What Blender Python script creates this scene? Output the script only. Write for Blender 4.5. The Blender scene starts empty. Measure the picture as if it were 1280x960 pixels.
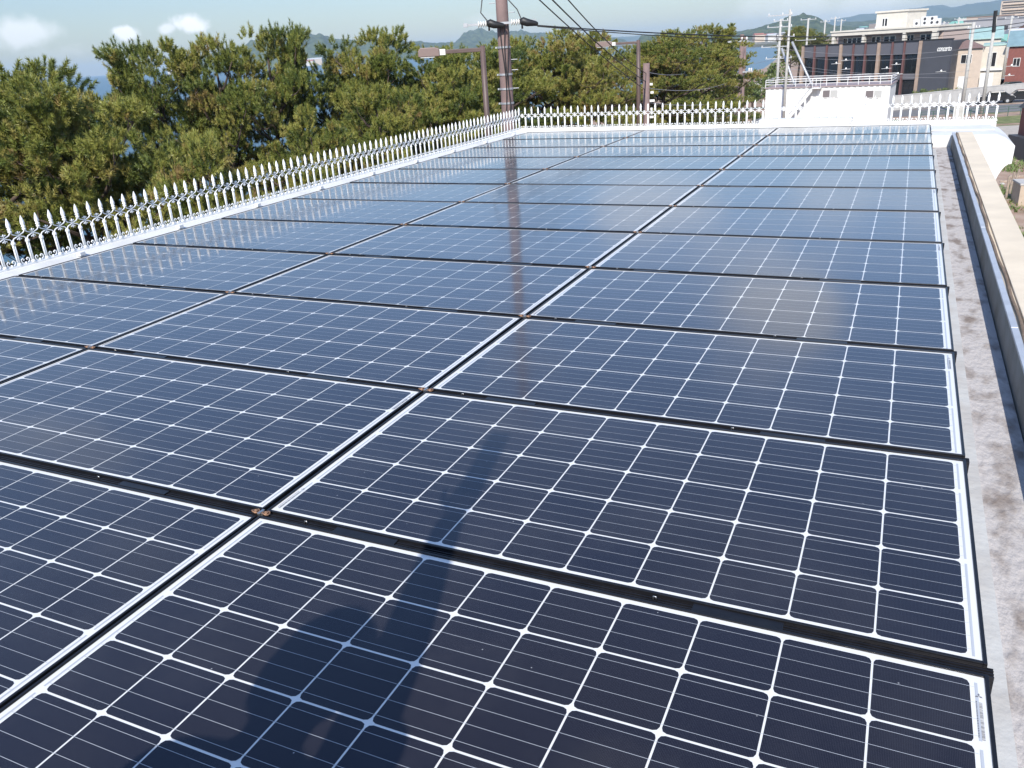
import bpy, bmesh, math, random
import numpy as np
from mathutils import Vector, Matrix
R = math.radians
random.seed(7)

# ------------------------------------------------------------------ camera
FPX, CAM = 1026.78, np.array([-0.24359881, -1.40088147, 1.08738394])
YAW, PITCH, ROLL = -0.450713, 0.387076, -0.0635577

def cam_axes():
    cw, sw = math.cos(YAW), math.sin(YAW)
    cp, sp = math.cos(PITCH), math.sin(PITCH)
    f = np.array([sw*cp, cw*cp, -sp]); rt = np.array([cw, -sw, 0.0]); up = np.cross(rt, f)
    cr, sr = math.cos(ROLL), math.sin(ROLL)
    return f, rt*cr + up*sr, up*cr - rt*sr
CF, CR, CU = cam_axes()
def ray(px, py):
    d = CF + CR*(px-640)/FPX - CU*(py-480)/FPX
    return d/np.linalg.norm(d)
scene = bpy.context.scene
cd = bpy.data.cameras.new("camera"); cam = bpy.data.objects.new("camera", cd)
scene.collection.objects.link(cam); scene.camera = cam
cd.sensor_width = 36.0; cd.lens = FPX/1280*36; cd.clip_start = 0.02; cd.clip_end = 40000
m = Matrix.Identity(4)
for i in range(3):
    m[i][0], m[i][1], m[i][2], m[i][3] = CR[i], CU[i], -CF[i], CAM[i]
cam.matrix_world = m

# ------------------------------------------------------------------ light
SUN_AZ, SUN_EL = R(169), R(38)
world = bpy.data.worlds.new("World"); scene.world = world; world.use_nodes = True
wn = world.node_tree; wn.nodes.clear()
def wnode(t, **k):
    n = wn.nodes.new(t)
    for a, b in k.items(): setattr(n, a, b)
    return n
sky = wnode('ShaderNodeTexSky', sky_type='NISHITA', sun_disc=False, sun_elevation=SUN_EL, sun_rotation=SUN_AZ,
            altitude=0.0, air_density=1.0, dust_density=0.25, ozone_density=1.6)
tc = wnode('ShaderNodeTexCoord'); mp = wnode('ShaderNodeMapping'); mp.inputs['Scale'].default_value = (1.0, 1.0, 2.6)
cl = wnode('ShaderNodeTexNoise'); cl.inputs['Scale'].default_value = 3.4; cl.inputs['Detail'].default_value = 7; cl.inputs['Roughness'].default_value = 0.55
cr = wnode('ShaderNodeValToRGB'); cr.color_ramp.elements[0].position = 0.60; cr.color_ramp.elements[1].position = 0.74
cr.color_ramp.elements[1].color = (0.75, 0.75, 0.75, 1)
mx = wnode('ShaderNodeMix', data_type='RGBA'); mx.inputs['B'].default_value = (7.0, 7.2, 7.6, 1)
bg = wnode('ShaderNodeBackground'); bg.inputs['Strength'].default_value = 0.13
wo = wnode('ShaderNodeOutputWorld')
L = wn.links.new
L(tc.outputs['Generated'], mp.inputs['Vector']); L(mp.outputs[0], cl.inputs['Vector']); L(cl.outputs[0], cr.inputs[0])
hs = wnode('ShaderNodeMix', data_type='RGBA', blend_type='MULTIPLY'); hs.inputs['Factor'].default_value = 1; hs.inputs['B'].default_value = (0.93, 0.98, 1.10, 1)
nvz = wnode('ShaderNodeVectorMath', operation='NORMALIZE'); L(tc.outputs['Generated'], nvz.inputs[0]); sz = wnode('ShaderNodeSeparateXYZ'); L(nvz.outputs[0], sz.inputs[0])
el = wnode('ShaderNodeMapRange'); el.interpolation_type = 'SMOOTHSTEP'; el.inputs['From Min'].default_value = -.12; el.inputs['From Max'].default_value = .5; el.inputs['To Min'].default_value = .37; el.inputs['To Max'].default_value = 1.25; L(sz.outputs['Z'], el.inputs['Value'])
dv = wnode('ShaderNodeVectorMath', operation='SCALE'); L(sky.outputs[0], dv.inputs[0]); L(el.outputs[0], dv.inputs['Scale'])
L(dv.outputs[0], hs.inputs['A']); # cloud banks: each stands in its own part of the sky, with a torn edge
def bank(px, py, rad, mirror=False, gain=.5, sc=9.0):
    d = ray(px, py); d = (d[0], d[1], -d[2]) if mirror else tuple(d)
    nv = wnode('ShaderNodeVectorMath', operation='NORMALIZE'); L(tc.outputs['Generated'], nv.inputs[0])
    sb = wnode('ShaderNodeVectorMath', operation='SUBTRACT'); sb.inputs[1].default_value = d; L(nv.outputs[0], sb.inputs[0])
    ms = wnode('ShaderNodeVectorMath', operation='MULTIPLY'); ms.inputs[1].default_value = (1, 1, 1.9); L(sb.outputs[0], ms.inputs[0])
    ln = wnode('ShaderNodeVectorMath', operation='LENGTH'); L(ms.outputs[0], ln.inputs[0])
    nz = wnode('ShaderNodeTexNoise'); nz.inputs['Scale'].default_value = sc; nz.inputs['Detail'].default_value = 8; L(tc.outputs['Generated'], nz.inputs['Vector'])
    q = wnode('ShaderNodeMath', operation='MULTIPLY_ADD'); q.inputs[1].default_value = -1/math.radians(rad); q.inputs[2].default_value = .55; L(ln.outputs['Value'], q.inputs[0])
    a = wnode('ShaderNodeMath', operation='ADD'); L(q.outputs[0], a.inputs[0]); L(nz.outputs[0], a.inputs[1])
    r = wnode('ShaderNodeMapRange'); r.interpolation_type = 'SMOOTHSTEP'; r.inputs['From Min'].default_value = .42; r.inputs['From Max'].default_value = .85; r.inputs['To Max'].default_value = gain
    L(a.outputs[0], r.inputs['Value']); return r.outputs[0]
acc = cr.outputs[0]
for args in ((160, 42, 1.5, False, .95, 60), (238, 30, 1.9, False, .95, 60), (208, 36, 1.3, False, .7, 60), (30, 42, 3.6, False, .6, 30), (1000, 10, 6, False, .35, 20), (1090, 8, 5, False, .4, 20), (985, 385, 9, True, 1.0, 5), (830, 262, 8, True, .65, 6), (1050, 240, 7, True, .4, 6), (700, 200, 7, True, .35, 7)):
    mxm = wnode('ShaderNodeMath', operation='MAXIMUM'); L(acc, mxm.inputs[0]); L(bank(*args), mxm.inputs[1]); acc = mxm.outputs[0]
L(acc, mx.inputs['Factor']); L(hs.outputs['Result'], mx.inputs['A']); L(mx.outputs['Result'], bg.inputs['Color']); L(bg.outputs[0], wo.inputs['Surface'])

sl = bpy.data.lights.new("sun", 'SUN'); sun = bpy.data.objects.new("sun", sl); scene.collection.objects.link(sun)
sl.energy = 4.2; sl.angle = R(0.5); sl.color = (1.0, 0.945, 0.87)
sdir = Vector((math.sin(SUN_AZ)*math.cos(SUN_EL), math.cos(SUN_AZ)*math.cos(SUN_EL), math.sin(SUN_EL)))
sun.rotation_euler = sdir.to_track_quat('Z', 'Y').to_euler(); sun.location = (0, -20, 30)
vs = scene.view_settings
vs.view_transform = 'Standard'; vs.look = 'None'; vs.gamma = 1; vs.use_curve_mapping = False; vs.exposure = 0.45
scene.render.engine = 'CYCLES'
scene.cycles.max_bounces = 6; scene.cycles.transparent_max_bounces = 4; scene.cycles.volume_bounces = 0

# ------------------------------------------------------------------ helpers
ZG = -9.0     # street level below the roof
def at(px, py, D):
    d = ray(px, py); return CAM + d*(D/math.hypot(d[0], d[1]))
def base_at(px, D, z=ZG, py=60):
    p = at(px, py, D); return (float(p[0]), float(p[1]), z)
col = scene.collection

def tag(o, label=None, cat=None, group=None, kind=None):
    if label: o['label'] = label
    if cat: o['category'] = cat
    if group: o['group'] = group
    if kind: o['kind'] = kind
    return o
def empty(name, label, cat, loc=(0, 0, 0), rz=0.0, group=None):
    o = bpy.data.objects.new(name, None); col.objects.link(o)
    o.location = loc; o.rotation_euler = (0, 0, rz); o.empty_display_size = 0.2
    return tag(o, label, cat, group)
def children(o, _c={}):
    return [c for c in bpy.data.objects if c.parent == o]
def copy_tree(o, kids, loc, rz=None, label=None, scale=None):
    """kids: nested list [(child, [(grandchild, []), ...]), ...]"""
    c = o.copy(); col.objects.link(c); c.location = loc
    if rz is not None: c.rotation_euler = (0, 0, rz)
    if scale: c.scale = scale
    if label: c['label'] = label
    def rec(par, ks):
        for k, sub in ks:
            n = k.copy(); col.objects.link(n); n.parent = par; rec(n, sub)
    rec(c, kids)
    return c

class MB:
    def __init__(s): s.v = []; s.f = []; s.mi = []; s.m = 0
    def mat(s, i): s.m = i; return s
    def quad(s, a, b, c, d): s.poly([a, b, c, d])
    def poly(s, ps):
        n = len(s.v); s.v += [tuple(map(float, p)) for p in ps]; s.f.append(tuple(range(n, n+len(ps)))); s.mi.append(s.m)
    def box(s, x0, y0, z0, x1, y1, z1):
        n = len(s.v)
        s.v += [(x0,y0,z0),(x1,y0,z0),(x1,y1,z0),(x0,y1,z0),(x0,y0,z1),(x1,y0,z1),(x1,y1,z1),(x0,y1,z1)]
        for q in ((0,3,2,1),(4,5,6,7),(0,1,5,4),(1,2,6,5),(2,3,7,6),(3,0,4,7)):
            s.f.append(tuple(n+i for i in q)); s.mi.append(s.m)
        return s
    def prism(s, pts, axis, a, b):
        """pts: 2D outline; extruded along axis ('x','y','z') from a to b"""
        def P(u, w, t):
            return (t, u, w) if axis == 'x' else (u, t, w) if axis == 'y' else (u, w, t)
        n = len(s.v); k = len(pts)
        s.v += [P(u, w, a) for u, w in pts] + [P(u, w, b) for u, w in pts]
        s.f.append(tuple(n+i for i in range(k))[::-1]); s.f.append(tuple(n+k+i for i in range(k)))
        s.mi += [s.m, s.m]
        for i in range(k):
            j = (i+1) % k; s.f.append((n+i, n+j, n+k+j, n+k+i)); s.mi.append(s.m)
        return s
    def tube(s, pts, rads, sides=8, closed=False):
        pts = [Vector(p) for p in pts]; K = len(pts)
        if not isinstance(rads, (list, tuple)): rads = [rads]*K
        n0 = len(s.v); prev = None
        for i, p in enumerate(pts):
            if closed: t = pts[(i+1) % K]-pts[i-1]
            else: t = pts[min(i+1, K-1)]-pts[max(i-1, 0)]
            t = t.normalized() if t.length > 1e-9 else Vector((0, 0, 1))
            a = prev if prev is not None else (Vector((0, 1, 0)) if abs(t.y) < .9 else Vector((1, 0, 0)))
            u = (a - t*a.dot(t)); u = u.normalized() if u.length > 1e-6 else t.orthogonal().normalized()
            prev = u; w = t.cross(u)
            for k in range(sides):
                an = 2*math.pi*k/sides
                s.v.append(tuple(p + (u*math.cos(an)+w*math.sin(an))*rads[i]))
        rng = K if closed else K-1
        for i in range(rng):
            j = (i+1) % K
            for k in range(sides):
                k2 = (k+1) % sides
                s.f.append((n0+i*sides+k, n0+i*sides+k2, n0+j*sides+k2, n0+j*sides+k)); s.mi.append(s.m)
        if not closed:
            s.f.append(tuple(n0+k for k in range(sides))[::-1]); s.mi.append(s.m)
            s.f.append(tuple(n0+(K-1)*sides+k for k in range(sides))); s.mi.append(s.m)
        return s
    def lathe(s, prof, c=(0, 0, 0), sides=16):
        return s.tube([(c[0], c[1], c[2]+z) for r, z in prof], [max(r, 1e-4) for r, z in prof], sides)
    def mesh(s, name, mats, smooth=False, bevel=0):
        me = bpy.data.meshes.new(name); me.from_pydata(s.v, [], s.f)
        for mm in (mats if isinstance(mats, (list, tuple)) else [mats]): me.materials.append(mm)
        me.polygons.foreach_set('material_index', s.mi)
        bm = bmesh.new(); bm.from_mesh(me); bmesh.ops.recalc_face_normals(bm, faces=bm.faces)
        if bevel:
            es = [e for e in bm.edges if len(e.link_faces) == 2 and e.calc_face_angle(0) > 0.6]
            bmesh.ops.bevel(bm, geom=es, offset=bevel, segments=2, affect='EDGES', profile=0.5)
        bm.to_mesh(me); bm.free()
        if smooth: me.polygons.foreach_set('use_smooth', [True]*len(me.polygons))
        me.update(); return me
    def build(s, name, mats, parent=None, smooth=False, bevel=0, loc=None, rz=None):
        o = bpy.data.objects.new(name, s.mesh(name, mats, smooth, bevel)); col.objects.link(o)
        if parent: o.parent = parent
        if loc: o.location = loc
        if rz is not None: o.rotation_euler = (0, 0, rz)
        return o
def link(name, me, parent=None):
    o = bpy.data.objects.new(name, me); col.objects.link(o); o.parent = parent; return o

# ------------------------------------------------------------------ materials
def mat(name, c, rough=0.6, metal=0.0, var=0.0, scale=5.0, c2=None, bump=0.0, coat=0.0, spec=0.5, detail=4, coat_rough=0.05, stretch=None, lo=.35, hi=.65, bscale=None):
    m = bpy.data.materials.new(name); m.use_nodes = True
    nt = m.node_tree; b = nt.nodes['Principled BSDF']
    b.inputs['Base Color'].default_value = (*c, 1); b.inputs['Roughness'].default_value = rough
    b.inputs['Metallic'].default_value = metal; b.inputs['Specular IOR Level'].default_value = spec
    if coat: b.inputs['Coat Weight'].default_value = coat; b.inputs['Coat Roughness'].default_value = coat_rough
    if var or c2 or bump:
        t = nt.nodes.new('ShaderNodeTexCoord'); mp = nt.nodes.new('ShaderNodeMapping')
        if stretch: mp.inputs['Scale'].default_value = stretch
        nt.links.new(t.outputs['Object'], mp.inputs['Vector'])
        n = nt.nodes.new('ShaderNodeTexNoise'); n.inputs['Scale'].default_value = scale; n.inputs['Detail'].default_value = detail
        nt.links.new(mp.outputs[0], n.inputs['Vector'])
        r = nt.nodes.new('ShaderNodeValToRGB'); r.color_ramp.elements[0].position = lo; r.color_ramp.elements[1].position = hi
        k = c2 if c2 else tuple(min(1, x*(1+var)) for x in c)
        k0 = c if c2 else tuple(x*(1-var) for x in c)
        r.color_ramp.elements[0].color = (*k0, 1); r.color_ramp.elements[1].color = (*k, 1)
        nt.links.new(n.outputs[0], r.inputs[0]); nt.links.new(r.outputs[0], b.inputs['Base Color'])
        if bump:
            n2 = nt.nodes.new('ShaderNodeTexNoise'); n2.inputs['Scale'].default_value = bscale or scale*4; n2.inputs['Detail'].default_value = 6
            nt.links.new(mp.outputs[0], n2.inputs['Vector'])
            bp = nt.nodes.new('ShaderNodeBump'); bp.inputs['Strength'].default_value = bump; bp.inputs['Distance'].default_value = 0.02
            nt.links.new(n2.outputs[0], bp.inputs['Height']); nt.links.new(bp.outputs[0], b.inputs['Normal'])
    return m

def glass_over(name, kind):
    """materials lying under the panel's cover glass: cell, backsheet, ribbon"""
    m = bpy.data.materials.new(name); m.use_nodes = True
    nt = m.node_tree; b = nt.nodes['Principled BSDF']; N = nt.nodes.new; K = nt.links.new
    b.inputs['Coat Weight'].default_value = 1.0; b.inputs['Coat Roughness'].default_value = 0.085; b.inputs['Coat IOR'].default_value = 1.34
    b.inputs['Specular IOR Level'].default_value = 0.12; b.inputs['Roughness'].default_value = 0.5
    t = N('ShaderNodeTexCoord'); geo = N('ShaderNodeNewGeometry')
    # dust film and smears on the glass, laid by rain: soft blotches of roughness
    n = N('ShaderNodeTexNoise'); n.inputs['Scale'].default_value = 1.3; n.inputs['Detail'].default_value = 5
    K(geo.outputs['Position'], n.inputs['Vector'])
    mr = N('ShaderNodeMapRange'); mr.inputs['From Min'].default_value = .35; mr.inputs['From Max'].default_value = .7
    mr.inputs['To Min'].default_value = .06; mr.inputs['To Max'].default_value = .14
    K(n.outputs[0], mr.inputs['Value']); K(mr.outputs[0], b.inputs['Coat Roughness'])
    if kind == 'cell':
        b.inputs['Specular IOR Level'].default_value = 0.18; b.inputs['Specular Tint'].default_value = (0.35, 0.62, 1.0, 1); b.inputs['Roughness'].default_value = 0.3
        oi = N('ShaderNodeObjectInfo'); at_ = N('ShaderNodeAttribute'); at_.attribute_name = 'tone'
        add = N('ShaderNodeMath'); add.operation = 'ADD'; K(oi.outputs['Random'], add.inputs[0]); K(at_.outputs['Fac'], add.inputs[1])
        fr = N('ShaderNodeMath'); fr.operation = 'FRACT'; K(add.outputs[0], fr.inputs[0])
        r = N('ShaderNodeValToRGB')
        r.color_ramp.elements[0].color = (0.0115, 0.0105, 0.0165, 1); r.color_ramp.elements[1].color = (0.0160, 0.0135, 0.0165, 1)
        K(fr.outputs[0], r.inputs[0])
        # fine silver fingers across the cell
        sx = N('ShaderNodeSeparateXYZ'); K(t.outputs['Object'], sx.inputs[0])
        ml = N('ShaderNodeMath'); ml.operation = 'MULTIPLY'; ml.inputs[1].default_value = 1/0.0025; K(sx.outputs[0], ml.inputs[0])
        f2 = N('ShaderNodeMath'); f2.operation = 'FRACT'; K(ml.outputs[0], f2.inputs[0])
        lt = N('ShaderNodeMath'); lt.operation = 'LESS_THAN'; lt.inputs[1].default_value = 0.05; K(f2.outputs[0], lt.inputs[0])
        mx = N('ShaderNodeMix'); mx.data_type = 'RGBA'; mx.inputs['B'].default_value = (0.10, 0.11, 0.13, 1)
        K(lt.outputs[0], mx.inputs['Factor']); K(r.outputs[0], mx.inputs['A'])
        # dust specks
        v = N('ShaderNodeTexVoronoi'); v.inputs['Scale'].default_value = 14; K(geo.outputs['Position'], v.inputs['Vector'])
        l2 = N('ShaderNodeMath'); l2.operation = 'LESS_THAN'; l2.inputs[1].default_value = 0.022; K(v.outputs['Distance'], l2.inputs[0])
        m2 = N('ShaderNodeMix'); m2.data_type = 'RGBA'; m2.inputs['B'].default_value = (0.3, 0.3, 0.3, 1)
        K(l2.outputs[0], m2.inputs['Factor']); K(mx.outputs['Result'], m2.inputs['A'])
        # dried dust film and water marks
        dn = N('ShaderNodeTexNoise'); dn.inputs['Scale'].default_value = 2.2; dn.inputs['Detail'].default_value = 12; dn.inputs['Roughness'].default_value = .65; K(geo.outputs['Position'], dn.inputs['Vector'])
        dr = N('ShaderNodeMapRange'); dr.inputs['From Min'].default_value = .48; dr.inputs['From Max'].default_value = .80; dr.inputs['To Max'].default_value = .07; K(dn.outputs[0], dr.inputs['Value'])
        m3 = N('ShaderNodeMix'); m3.data_type = 'RGBA'; m3.inputs['B'].default_value = (0.30, 0.28, 0.26, 1)
        K(dr.outputs[0], m3.inputs['Factor']); K(m2.outputs['Result'], m3.inputs['A']); v2 = N('ShaderNodeTexVoronoi'); v2.inputs['Scale'].default_value = 1.25; nz2 = N('ShaderNodeTexNoise'); nz2.inputs['Scale'].default_value = 60
        vm = N('ShaderNodeMix'); vm.data_type = 'RGBA'; vm.inputs['Factor'].default_value = .02; K(geo.outputs['Position'], vm.inputs['A']); K(geo.outputs['Position'], nz2.inputs['Vector']); K(nz2.outputs['Color'], vm.inputs['B']); K(vm.outputs['Result'], v2.inputs['Vector'])
        l3 = N('ShaderNodeMath'); l3.operation = 'LESS_THAN'; l3.inputs[1].default_value = 0.016; K(v2.outputs['Distance'], l3.inputs[0])
        m4 = N('ShaderNodeMix'); m4.data_type = 'RGBA'; m4.inputs['B'].default_value = (0.42, 0.41, 0.38, 1)
        K(l3.outputs[0], m4.inputs['Factor']); K(m3.outputs['Result'], m4.inputs['A']); K(m4.outputs['Result'], b.inputs['Base Color'])
    elif kind == 'white':
        b.inputs['Base Color'].default_value = (0.74, 0.735, 0.70, 1)
    else:
        b.inputs['Base Color'].default_value = (0.46, 0.48, 0.50, 1)
    return m
M = {}
M['cell'] = glass_over('solar_cell', 'cell'); M['sheet'] = glass_over('backsheet_white', 'white'); M['ribbon'] = glass_over('silver_ribbon', 'ribbon')
M['frame'] = mat('black_anodised', (0.012, 0.012, 0.014), 0.35, 0.3, var=.2, scale=30)
M['rail'] = mat('black_rail', (0.018, 0.018, 0.021), 0.32, 0.4, var=.3, scale=20)
M['steel'] = mat('stainless', (0.5, 0.48, 0.45), 0.3, 0.9)
M['copper'] = mat('copper_braid', (0.30, 0.17, 0.10), 0.5, 0.5)
M['white'] = mat('white_paint', (0.82, 0.82, 0.80), 0.45, var=.04, scale=8, bump=.05)
M['whitec'] = mat('white_curb_paint', (0.66, 0.66, 0.64), 0.6, c2=(0.50, 0.49, 0.46), scale=3, lo=.5, hi=.8, bump=.15, detail=8)
M['conc'] = mat('weathered_concrete', (0.50, 0.475, 0.46), 0.9, c2=(0.24, 0.20, 0.175), scale=9, detail=14, lo=.48, hi=.68, bump=.5, stretch=(1.6, .8, 1))
M['conc_l'] = mat('pale_sealant', (0.56, 0.57, 0.56), 0.75, c2=(0.48, 0.47, 0.45), scale=7, detail=8, bump=.2)
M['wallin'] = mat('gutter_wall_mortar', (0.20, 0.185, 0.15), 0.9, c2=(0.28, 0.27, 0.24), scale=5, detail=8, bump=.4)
M['cope'] = mat('metal_coping', (0.50, 0.52, 0.54), 0.45, 0.3, var=.08, scale=12)
M['cream'] = mat('cream_coping', (0.72, 0.61, 0.45), 0.7, var=.07, scale=4, bump=.1)
M['seam'] = mat('brown_sealant', (0.20, 0.14, 0.09), 0.8, var=.2, scale=20)
M['render'] = mat('cream_render', (0.62, 0.54, 0.42), 0.85, var=.06, scale=3, bump=.2)
M['dark'] = mat('dark_charcoal', (0.05, 0.05, 0.055), 0.6, var=.1, scale=1)
M['glassd'] = mat('dark_glass', (0.012, 0.014, 0.018), 0.06, spec=.8)
M['black'] = mat('black_rubber', (0.015, 0.015, 0.015), 0.5)
M['wire'] = mat('wire_black', (0.012, 0.012, 0.012), 0.6)
M['galv'] = mat('galvanised', (0.42, 0.43, 0.44), 0.5, 0.5, var=.1, scale=9)
M['ceram'] = mat('white_ceramic', (0.75, 0.74, 0.70), 0.25)
M['pole_b'] = mat('brown_pole_paint', (0.23, 0.155, 0.14), 0.8, c2=(0.17, 0.12, 0.11), scale=3, bump=.1)
M['lamp_b'] = mat('brown_lamp_paint', (0.11, 0.075, 0.065), 0.5, var=.1, scale=5)
M['pole_g'] = mat('grey_concrete_pole', (0.42, 0.41, 0.38), 0.85, var=.08, scale=5)
M['bark'] = mat('pine_bark', (0.10, 0.070, 0.052), 0.9, c2=(0.045, 0.033, 0.027), scale=9, bump=.8, stretch=(1, 1, .4))

def needle_mat():
    m = bpy.data.materials.new('pine_needles'); m.use_nodes = True
    nt = m.node_tree; b = nt.nodes['Principled BSDF']
    a = nt.nodes.new('ShaderNodeAttribute'); a.attribute_name = 'tint'
    r = nt.nodes.new('ShaderNodeValToRGB'); e = r.color_ramp.elements
    e[0].position = 0; e[0].color = (0.062, 0.092, 0.024, 1)
    e[1].position = 1; e[1].color = (0.26, 0.175, 0.070, 1)
    for p, c in ((.3, (0.145, 0.175, 0.036)), (.6, (0.260, 0.262, 0.058)), (.86, (0.300, 0.260, 0.075))):
        x = e.new(p); x.color = (*c, 1)
    oi = nt.nodes.new('ShaderNodeObjectInfo'); ma = nt.nodes.new('ShaderNodeMath'); ma.operation = 'MULTIPLY_ADD'; ma.inputs[1].default_value = .24; ma.inputs[2].default_value = -.16
    nt.links.new(oi.outputs['Random'], ma.inputs[0]); ad = nt.nodes.new('ShaderNodeMath'); ad.operation = 'ADD'; nt.links.new(a.outputs['Fac'], ad.inputs[0]); nt.links.new(ma.outputs[0], ad.inputs[1])
    nt.links.new(ad.outputs[0], r.inputs[0]); nt.links.new(r.outputs[0], b.inputs['Base Color'])
    b.inputs['Roughness'].default_value = 0.45; b.inputs['Specular IOR Level'].default_value = 0.35
    return m
M['needle'] = needle_mat()
M['leaf'] = mat('shrub_leaf', (0.06, 0.10, 0.02), 0.5, c2=(0.14, 0.17, 0.04), scale=2)

# ------------------------------------------------------------------ ground, sea, hills
def sheet(name, pts, z, m, kind='structure'):
    me = bpy.data.meshes.new(name); me.from_pydata([(x, y, z) for x, y in pts], [], [tuple(range(len(pts)))])
    me.materials.append(m); o = bpy.data.objects.new(name, me); col.objects.link(o); o['kind'] = kind; return o

def ground_mat():
    m = bpy.data.materials.new('earth_and_weeds'); m.use_nodes = True
    nt = m.node_tree; b = nt.nodes['Principled BSDF']; N = nt.nodes.new; K = nt.links.new
    t = N('ShaderNodeNewGeometry')
    def noise(s, d=8):
        n = N('ShaderNodeTexNoise'); n.inputs['Scale'].default_value = s; n.inputs['Detail'].default_value = d; K(t.outputs['Position'], n.inputs['Vector']); return n
    a = noise(.5); r = N('ShaderNodeValToRGB'); r.color_ramp.elements[0].position = .35; r.color_ramp.elements[1].position = .65
    r.color_ramp.elements[0].color = (0.30, 0.185, 0.125, 1); r.color_ramp.elements[1].color = (0.42, 0.31, 0.23, 1); K(a.outputs[0], r.inputs[0])
    g = noise(.22, 10); rg = N('ShaderNodeValToRGB'); rg.color_ramp.elements[0].position = .56; rg.color_ramp.elements[1].position = .63; K(g.outputs[0], rg.inputs[0])
    mx = N('ShaderNodeMix'); mx.data_type = 'RGBA'; mx.inputs['B'].default_value = (0.13, 0.15, 0.05, 1)
    K(rg.outputs[0], mx.inputs['Factor']); K(r.outputs[0], mx.inputs['A']); K(mx.outputs['Result'], b.inputs['Base Color'])
    b.inputs['Roughness'].default_value = .95
    n2 = noise(6); bp = N('ShaderNodeBump'); bp.inputs['Strength'].default_value = .6; bp.inputs['Distance'].default_value = .1
    K(n2.outputs[0], bp.inputs['Height']); K(bp.outputs[0], b.inputs['Normal'])
    return m
M['ground'] = ground_mat()
M['far_land'] = mat('far_land', (0.10, 0.11, 0.07), 0.95, c2=(0.30, 0.28, 0.25), scale=.02, detail=8)
def sea_mat():
    m = bpy.data.materials.new('sea_water'); m.use_nodes = True
    nt = m.node_tree; b = nt.nodes['Principled BSDF']; N = nt.nodes.new; K = nt.links.new
    b.inputs['Base Color'].default_value = (0.022, 0.085, 0.135, 1); b.inputs['Roughness'].default_value = .28; b.inputs['IOR'].default_value = 1.33
    t = N('ShaderNodeNewGeometry'); n = N('ShaderNodeTexNoise'); n.inputs['Scale'].default_value = .6; n.inputs['Detail'].default_value = 8
    K(t.outputs['Position'], n.inputs['Vector']); bp = N('ShaderNodeBump'); bp.inputs['Strength'].default_value = .5; bp.inputs['Distance'].default_value = .3
    K(n.outputs[0], bp.inputs['Height']); K(bp.outputs[0], b.inputs['Normal']); return m
M['sea'] = sea_mat()
SZ = -10.6
BIG = 11000.0
sheet('sea', [(-9400, -1900), (9400, -1900), (9400, 9400), (-9400, 9400)], SZ, M['sea'])
# the near land: its shore runs behind the pines, then along the bay to the right
def pol(azd, D): return (CAM[0]+math.sin(R(azd))*D, CAM[1]+math.cos(R(azd))*D)
shore = [(-48, -600), (-46, -60)] + [pol(a, d) for a, d in ((-75, 40), (-60, 38), (-50, 42), (-40, 52), (-32, 66), (-25, 92), (-20, 120), (-15.5, 165), (-12, 222), (-9.5, 262), (-7.8, 290), (-7.1, 420), (-7.4, 760))]
landpts = shore + [pol(-2, 1500), pol(2, 3000), pol(30, 3500), (3000, 600), (3000, -600)]
def land(name, pts, ztop, mtop):
    mb = MB(); mb.poly([(x, y, ztop) for x, y in pts]); o = mb.build(name, mtop); o['kind'] = 'structure'
    return o
land('ground', landpts, ZG, M['ground'])
mb = MB()   # sloping beach and revetment down into the water
for i in range(len(shore)-1):
    (x0, y0), (x1, y1) = shore[i], shore[i+1]
    nx, ny = -(y1-y0), (x1-x0); l = math.hypot(nx, ny); nx, ny = nx/l*7, ny/l*7
    mb.quad((x0, y0, ZG), (x1, y1, ZG), (x1+nx, y1+ny, SZ-.4), (x0+nx, y0+ny, SZ-.4))
M['sand'] = mat('beach_sand', (0.42, 0.36, 0.27), 0.95, c2=(0.30, 0.25, 0.19), scale=.4, bump=.3)
o = mb.build('beach', M['sand']); o['kind'] = 'structure'
far = [pol(-12.5, 900), pol(-9.5, 840), pol(-7.6, 800), pol(-6, 820), pol(-2, 1600), pol(0, 4200), pol(-20, 4200), pol(-15, 1500)]
mb = MB(); mb.prism(far, 'z', SZ-.5, SZ+2.2); o = mb.build('far_shore', M['far_land']); o['kind'] = 'structure'

def ridge(name, prof, D, depth, m, seed=0, base=SZ-1, rough=.06, xs=220, ysn=24):
    """hill range: a solid height field; prof lists where its crest stands (bearing from the roof, height)"""
    rs = np.random.RandomState(seed)
    pts = [at(px, py, D) for px, py in prof]
    azs = np.array([math.atan2(p[0]-CAM[0], p[1]-CAM[1]) for p in pts]); hs = np.array([p[2] for p in pts])
    A = np.linspace(azs[0], azs[-1], xs); H = np.interp(A, azs, hs)
    k = np.linspace(0, 1, xs)
    vs_, fs = [], []
    ph = rs.rand(12)*6.28
    for j in range(ysn):
        t = j/(ysn-1)
        s = math.sin(math.pi*t)**.8
        for i in range(xs):
            w = 1+rough*(math.sin(k[i]*37+ph[0]+t*5)+math.sin(k[i]*83+ph[1]-t*9)+.7*math.sin(k[i]*171+ph[2]+t*17))*(1 if abs(t-.5) > .08 else .35)
            n = (rs.rand()-.5)*rough*.35
            d = D+(t-.5)*depth + math.sin(k[i]*23+ph[3])*depth*.06
            z = base+(H[i]-base)*s*(w+n) if 0 < j < ysn-1 else base
            e = min(1, min(k[i], 1-k[i])*25)
            z = base+(z-base)*e
            vs_.append((CAM[0]+math.sin(A[i])*d, CAM[1]+math.cos(A[i])*d, z))
    for j in range(ysn-1):
        for i in range(xs-1):
            a = j*xs+i; fs.append((a, a+1, a+xs+1, a+xs))
    me = bpy.data.meshes.new(name); me.from_pydata(vs_, [], fs); me.materials.append(m)
    me.polygons.foreach_set('use_smooth', [True]*len(fs))
    o = bpy.data.objects.new(name, me); col.objects.link(o); o['kind'] = 'structure'; return o
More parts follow.
